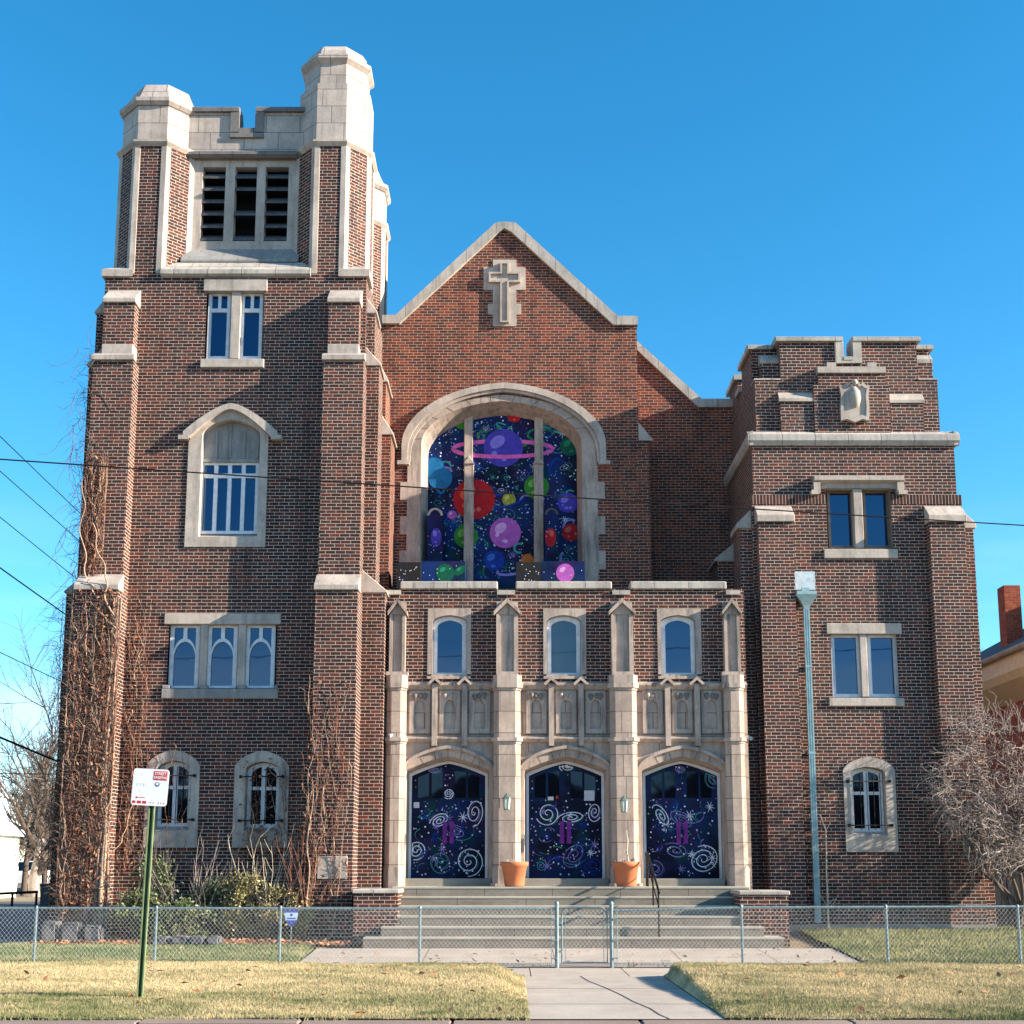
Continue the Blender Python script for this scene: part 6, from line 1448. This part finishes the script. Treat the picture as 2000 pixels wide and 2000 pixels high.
# tangled bare tree on the right
def tangled(label, u, y, seed):
    r = random.Random(seed); x = Pg(u, y); z0 = .4; t = thing('bare_tree', label, 'tree', None, (x, y, z0)); b = MB()
    for k in range(5):
        b.tube(wander(r, (x + r.uniform(.35, .6), y + .3, z0), (r.uniform(-.30, .05), r.uniform(-.1, .1), 1), 12, .22, .13), .05, .02, 7)
    adopt(b.build('trunk', 'bark', None), t); b = MB()
    c = Vector((Pg(1945, y), y, Zv(1535, y))); ax, az = 1.2, 1.5
    for k in range(13):
        L = wander(r, (x + r.uniform(.2, .7), y + r.uniform(-.2, .3), z0 + r.uniform(.8, 1.5)), (r.uniform(-1.1, .5), r.uniform(-.25, .15), r.uniform(.5, 1.2)), 13, .17, .2, .03); b.cur = 1 if k % 3 else 0; b.tube(L, .034, .010, 6)
        for i in range(85):
            p = L[r.randint(3, 13)] + Vector((r.gauss(0, .13), r.gauss(0, .10), r.gauss(0, .13))); b.cur = 0 if r.random() < .66 else 1
            rad = r.choice((.005, .007, .009, .013)); b.tube(wander(r, p, (r.gauss(0, 1), r.gauss(0, .5), r.gauss(-.1, .8)), r.randint(6, 13), .065, .40, .09), rad, rad * .4, 4)
    for i in range(620):
        a = r.random() * 6.28; rr = math.sqrt(r.random()); p = c + Vector((ax * rr * math.cos(a), r.uniform(-.55, .5), az * rr * math.sin(a)))
        if p.x < c.x - .55 and p.z > c.z + .35 and r.random() < .85: continue
        d = Vector((r.gauss(0, 1), r.gauss(0, .6), r.gauss(-.1, .9))); b.cur = 0 if r.random() < .62 else 1
        pts = wander(r, p, d, r.randint(6, 12), .06, .42, .10); rad = r.choice((.005, .007, .009, .014)); b.tube(pts, rad, rad * .4, 4)
    for i in range(70):
        a = r.uniform(1.9, 4.2); p = c + Vector((ax * .8 * math.cos(a), r.uniform(-.7, .3), az * .5 * math.sin(a))); b.cur = 0; b.tube(wander(r, p, (-1, -.2, r.uniform(-.1, .5)), 11, .075, .3, .04), .007, .003, 4)
    for i in range(60):
        a = r.uniform(.5, 2.6); p = c + Vector((ax * .7 * math.cos(a), r.uniform(-.5, .5), az * .75)); b.cur = 0; b.tube(wander(r, p, (r.uniform(-.4, .4), 0, 1), 9, .08, .25, 0), .007, .003, 4)
    adopt(b.build('twigs', ['bark_pale', 'bark_dark'], None), t); return t
tangled('tangled grey bare tree overhanging the wooden fence at the right corner', 1955, 27.1, 6)
# recursive bare trees
def bare_tree(label, x, y, z0, h, rad, seed, mat='bark', group=None, lean=0, depth=5):
    r = random.Random(seed); t = thing('bare_tree', label, 'tree', group, (x, y, z0)); tb = MB(); b = MB()
    def br(p, d, L, rr, dep, mb):
        n = 6; pts = [p]
        for k in range(n): d = (d + Vector((r.gauss(0, .09), r.gauss(0, .09), .02))).normalized(); pts.append(pts[-1] + d * L / n)
        mb.tube(pts, rr, rr * .6, 6 if dep > 2 else 4)
        if dep == 0: return
        for k in range(r.randint(2, 4) if dep > 1 else 4):
            i = r.randint(2, n); a = r.uniform(.35, .95); ph = r.random() * 6.28; nd = (d * math.cos(a) + (d.orthogonal().normalized() * math.cos(ph) + d.cross(d.orthogonal()).normalized() * math.sin(ph)) * math.sin(a)).normalized(); br(pts[i], nd, L * r.uniform(.55, .8), max(.006, rr * .52), dep - 1, b)
        br(pts[-1], d, L * .75, rr * .58, dep - 1, b)
    br(Vector((x, y, z0 - .1)), Vector((lean, 0, 1)).normalized(), h * .38, rad, depth, tb)
    adopt(tb.build('trunk', mat, None), t); adopt(b.build('crown', 'bark', None), t); return t

# ================================================================== LEFT BACKGROUND
zg = .40
def Xb(u, y): return (u - 1000) * y / 2540
bare_tree('slender bare tree rising above the white house at the left edge', Xb(46, 63), 63, zg, 12.5, .17, 4, 'bark', 'bare trees at the left', .02, 5)
bare_tree('thick leaning bare trunk beside the corner of the bell tower', Xb(68, 60), 60, zg, 7.2, .30, 9, 'bark_pale', 'bare trees at the left', -.06, 5)
bare_tree('bare dark tree behind the parked white car', Xb(88, 70), 70, zg, 8.0, .18, 17, 'bark', 'bare trees at the left', .05, 5)
for i in range(5): bare_tree(['far bare tree behind the white house roof', 'far bare tree behind the thick trunk', 'far bare tree by the tan house', 'far bare tree next to the tower edge', 'far bare tree at the left picture edge'][i], Xb((12, 55, 92, 120, -15)[i], 95), 95 + i * 4, zg, (9, 8.5, 9.5, 8, 9)[i], .22, 30 + i, 'bark', 'far bare trees', 0, 5)
b = MB(); r = random.Random(77)
for i in range(2600):
    x, y = r.uniform(-85, -38), r.uniform(120, 150); z_ = zg + 9 * r.random() ** .8 * (.75 + .25 * math.sin(x * .5)); a = r.gauss(0, .5); L = r.uniform(1, 2.6)
    b.tube([(x, y, z_), (x + L * math.sin(a) * .5, y, z_ + L * .5), (x + L * math.sin(a + .3), y, z_ + L)], .05, .02, 3)
stuff(b.build('far_wood', 'bark', None), 'brownish mass of far bare trees on the left horizon')
wh = thing('white_house', 'small white house with flared pale roof at the left edge', 'house')
hx1 = Xb(33, 60); b = MB(); b.box(hx1 - 7, hx1, 52, 60, zg - .3, Zv(1632, 60)); b.build('wall', 'white_wall', wh)
b = MB(); e = Xb(48, 60.2); zt = Zv(1632, 60); b.poly([(e, 51.5, zt - .05), (e, 60.4, zt - .05), (hx1 - .5, 60.4, zt + .9), (hx1 - .5, 51.5, zt + .9)]); b.poly([(hx1 - .5, 51.5, zt + .9), (hx1 - .5, 60.4, zt + .9), (hx1 - 1.1, 60.4, zt + 2.7), (hx1 - 1.1, 51.5, zt + 2.7)]); b.poly([(hx1 - 1.1, 51.5, zt + 2.7), (hx1 - 1.1, 60.4, zt + 2.7), (hx1 - 6, 60.4, zt + 2.7), (hx1 - 6, 51.5, zt + 2.7)])
b.poly([(e, 51.5, zt - .05), (hx1 - .5, 51.5, zt + .9), (hx1 - 1.1, 51.5, zt + 2.7), (hx1 - 6, 51.5, zt + 2.7), (hx1 - 6, 51.5, zt - .05)]); b.build('roof', 'white_roof', wh)
b = MB(); b.box(hx1 - .62, hx1 - .38, 51.3, 51.6, zt + .5, zt + 3.3); b.build('chimney', 'white_wall', wh)
b = MB(); b.box(hx1 - 6.9, hx1 + .02, 51.96, 52.5, zg - .3, zg + .55); b.build('foundation', 'curb', wh)
tn = thing('tan_house', 'distant tan house with an orange wooden porch beside the bell tower', 'house'); b = MB(); b.box(Xb(55, 78), Xb(140, 78), 78, 86, zg - .3, Zv(1650, 78)); b.build('wall', 'tan_wall', tn)
b = MB(); b.prism([(77.5, Zv(1652, 78)), (82, Zv(1610, 82)), (86.5, Zv(1652, 78))], 'x', Xb(50, 78), Xb(145, 78)); b.build('roof', 'shingle', tn)
b = MB(); b.box(Xb(82, 77), Xb(104, 77), 76.6, 77.9, zg, Zv(1690, 77)); b.build('porch', 'orange_wood', tn); b = MB(); b.box(Xb(50, 78), Xb(62, 78), 77.9, 78.1, Zv(1690, 78), Zv(1665, 78)); b.build('window', 'dark_glass', tn)
# parked white car
cx, cy_ = Xb(60, 76), 76; car = thing('parked_car', 'white car parked beyond the driveway at the left edge', 'car', None, (cx, cy_, zg))
b = MB(); W_ = .88
prof = [(-2.1, .35), (2.1, .35), (2.15, .75), (1.9, 1.0), (1.1, 1.1), (.35, 1.62), (-1.2, 1.66), (-1.9, 1.1), (-2.12, .95)]
b.prism([(cy_ + p[0], zg + p[1]) for p in prof], 'x', cx - W_, cx + W_); adopt(b.build('body', 'car_white', None, .06), car)
b = MB(); b.poly([(cx - .72, cy_ - 1.97, zg + 1.14), (cx + .72, cy_ - 1.97, zg + 1.14), (cx + .62, cy_ - 1.28, zg + 1.6), (cx - .62, cy_ - 1.28, zg + 1.6)]); [b.poly([(cx + s * (W_ + .01), cy_ - 1.5, zg + 1.12), (cx + s * (W_ + .01), cy_ + .9, zg + 1.12), (cx + s * (W_ + .01), cy_ + .3, zg + 1.55), (cx + s * (W_ + .01), cy_ - 1.1, zg + 1.58)]) for s in (-1, 1)]; adopt(b.build('window', 'dark_glass', None), car)
for s in (-1, 1):
    for yy in (-1.35, 1.35): b = MB(); b.tube([(cx + s * .72, cy_ + yy, zg + .33), (cx + s * .92, cy_ + yy, zg + .33)], .33, n=16, cap=True); adopt(b.build('wheel', 'tyre', None), car)
    b = MB(); b.box(cx + s * .55, cx + s * .80, cy_ - 2.16, cy_ - 2.1, zg + .72, zg + .88); adopt(b.build('tail_light', 'sign_red', None), car)
# black metal railing and cabinet
rl_ = thing('metal_railing', 'black metal railing along the far side of the driveway', 'railing'); yr = 44; b = MB(); xa, xb_ = Xb(-60, yr), Xb(74, yr)
b.tube([(xa, yr, Zv(1748, yr)), (xb_, yr, Zv(1742, yr))], .05, n=6); b.build('rail', 'iron', rl_)
for u in (-40, 25, 72): b = MB(); b.tube([(Xb(u, yr), yr, .2), (Xb(u, yr), yr, Zv(1745, yr))], .045, n=6); b.build('post', 'iron', rl_)
uc = MB(); x0, x1, z0, z1 = RC(76, 96, 1730, 1842, 27.3); uc.box(x0, x1, 27.3, 27.7, z0 - .2, z1); uc.box(x0 - .02, x1 + .02, 27.28, 27.72, z1, z1 + .04); tag(uc.build('utility_cabinet', 'utility', None, .01), 'dark metal utility cabinet standing left of the bell tower', 'cabinet')

# ================================================================== RIGHT BACKGROUND
nh = thing('neighbour_house', 'red brick house with cream eaves and tall brick chimney right of the church', 'house')
nx = 12.9; ze = 1.65 + (1700 - 1380) / 2540 * 35; b = MB(); b.box(nx + .6, 26, 30.5, 42, 0, ze + .3); b.build('wall', 'brick_house', nh)
b = MB(); fz0, fz1 = ze + .32, ze + .62
b.prism([(nx, fz1 + .55), (nx, fz1), (nx + .1, fz0 + .1), (nx + .61, fz0 - .35), (nx + .61, fz1)], 'y', 29.9, 42.5); b.build('eave', 'cream', nh)
b = MB(); b.poly([(nx - .12, 29.8, fz1 + .55), (nx - .12, 42.6, fz1 + .55), (nx + 6.5, 38.5, fz1 + 4.2), (nx + 6.5, 34, fz1 + 4.2)]); b.poly([(nx - .12, 29.8, fz1 + .55), (26.4, 29.8, fz1 + .55), (20, 34, fz1 + 4.2), (nx + 6.5, 34, fz1 + 4.2)]); b.poly([(nx - .12, 42.6, fz1 + .55), (26.4, 42.6, fz1 + .55), (20, 38.5, fz1 + 4.2), (nx + 6.5, 38.5, fz1 + 4.2)]); b.build('roof', 'shingle', nh)
b = MB(); b.tube([(nx - .1, 29.8, fz1 + .48), (nx - .1, 42.6, fz1 + .48)], .08, n=8); b.build('gutter', 'tan_wall', nh)
chx = Xu(1948, 1150, 36); b = MB(); b.box(Xu(1961, 1150, 35.0) + .0, Xu(1992.5, 1150, 35.0), 35.0, 35.5, ze, Zv(1143, 35)); b.build('chimney', 'brick_house', nh)
b = MB(); b.box(nx + .57, nx + .62, 32.2, 33.2, 3.2, 5.2); b.build('window', 'dark_glass', nh)
wf = thing('wooden_fence', 'dark blue grey board fence below the tangled bare tree at the right edge', 'wooden fence'); yf = 28.7; xx = Xu(1917, 1750, yf); rw = random.Random(1)
i = 0
while xx < 16: b = MB(); b.box(xx, xx + .135, yf + rw.uniform(0, .012), yf + .03, .2, Zv(1682, yf) + rw.uniform(-.04, .03)); b.build('board', 'fence_wood', wf); xx += .148
b = MB(); b.box(Xu(1917, 1750, yf), 16, yf + .045, yf + .1, .6, .7); b.box(Xu(1917, 1750, yf), 16, yf + .045, yf + .1, 1.5, 1.6); b.build('rail', 'fence_wood', wf)
bare_tree('bare tree showing beside the neighbour chimney', Xb(1955, 50), 50, zg, 8.5, .2, 61, 'bark', None, 0, 5)

# ================================================================== OVERHEAD LINES
def cable(label, p0, p1, r, sag=.25, ext=(0, 0)):
    p0, p1 = Vector(p0), Vector(p1); d = p1 - p0; a = p0 - d * ext[0]; c = p1 + d * ext[1]; pts = []
    for i in range(41): t = i / 40; q = a.lerp(c, t); q.z -= sag * 4 * t * (1 - t); pts.append(q)
    b = MB(); b.tube(pts, r, n=5); return tag(b.build('power_line', 'cable'), label, 'power line', 'overhead power lines')
z0 = Zv(892, 18); d1 = 18 * (z0 - CAMZ) / (Zv(1022, 18) - CAMZ)
cable('black overhead line crossing the whole front of the church', (Xu(0, 892, 18), 18, z0), (Xu(2000, 1022, d1), d1, z0), .0115, .06, (.35, .35))
for (v0, u1, v1, r, lb) in ((850, 165, 1010, .012, 'uppermost thin line meeting the left side of the bell tower'), (918, 160, 1060, .012, 'second line from the top left of the bell tower'), (1008, 150, 1130, .012, 'middle thin line running to the left side of the bell tower'), (1107, 150, 1215, .02, 'thicker line reaching the vine covered tower corner'), (1272, 150, 1345, .012, 'thin line above the bare trees at the left'), (1438, 150, 1502, .03, 'thick black cable above the white house'), (1508, 150, 1512, .012, 'lowest level line in front of the far bare trees')):
    cable(lb, (Xu(0, v0, 33), 33, Zv(v0, 33)), (Xu(u1, v1, 36), 36, Zv(v1, 36)), r, .03, (2.0, .3))

# ================================================================== ACROSS THE STREET (behind the camera, mirrored in the lower windows)
op = thing('terrace_house', 'row of dark brick houses with shingle roofs on the other side of the street', 'house')
b = MB(); b.box(-34, 34, -36, -24, -.3, 5.2); b.build('wall', 'brick_house', op)
b = MB()
for k in range(5): b.prism([(-34.3 + k * 13.7, 5.2), (-27.4 + k * 13.7, 8.6), (-20.6 + k * 13.7, 5.2)], 'y', -36.3, -23.6)
b.build('roof', 'shingle', op)
for k in range(5): bare_tree('bare street tree opposite the church, %s' % ('at the far left end of the row', 'second from the left end', 'in the middle of the row', 'second from the right end', 'at the far right end of the row')[k], -19 + k * 9.5, -17 - (k % 2) * 2, -.1, 9.5, .28, 80 + k, 'bark_dark', 'street trees opposite', 0, 4)
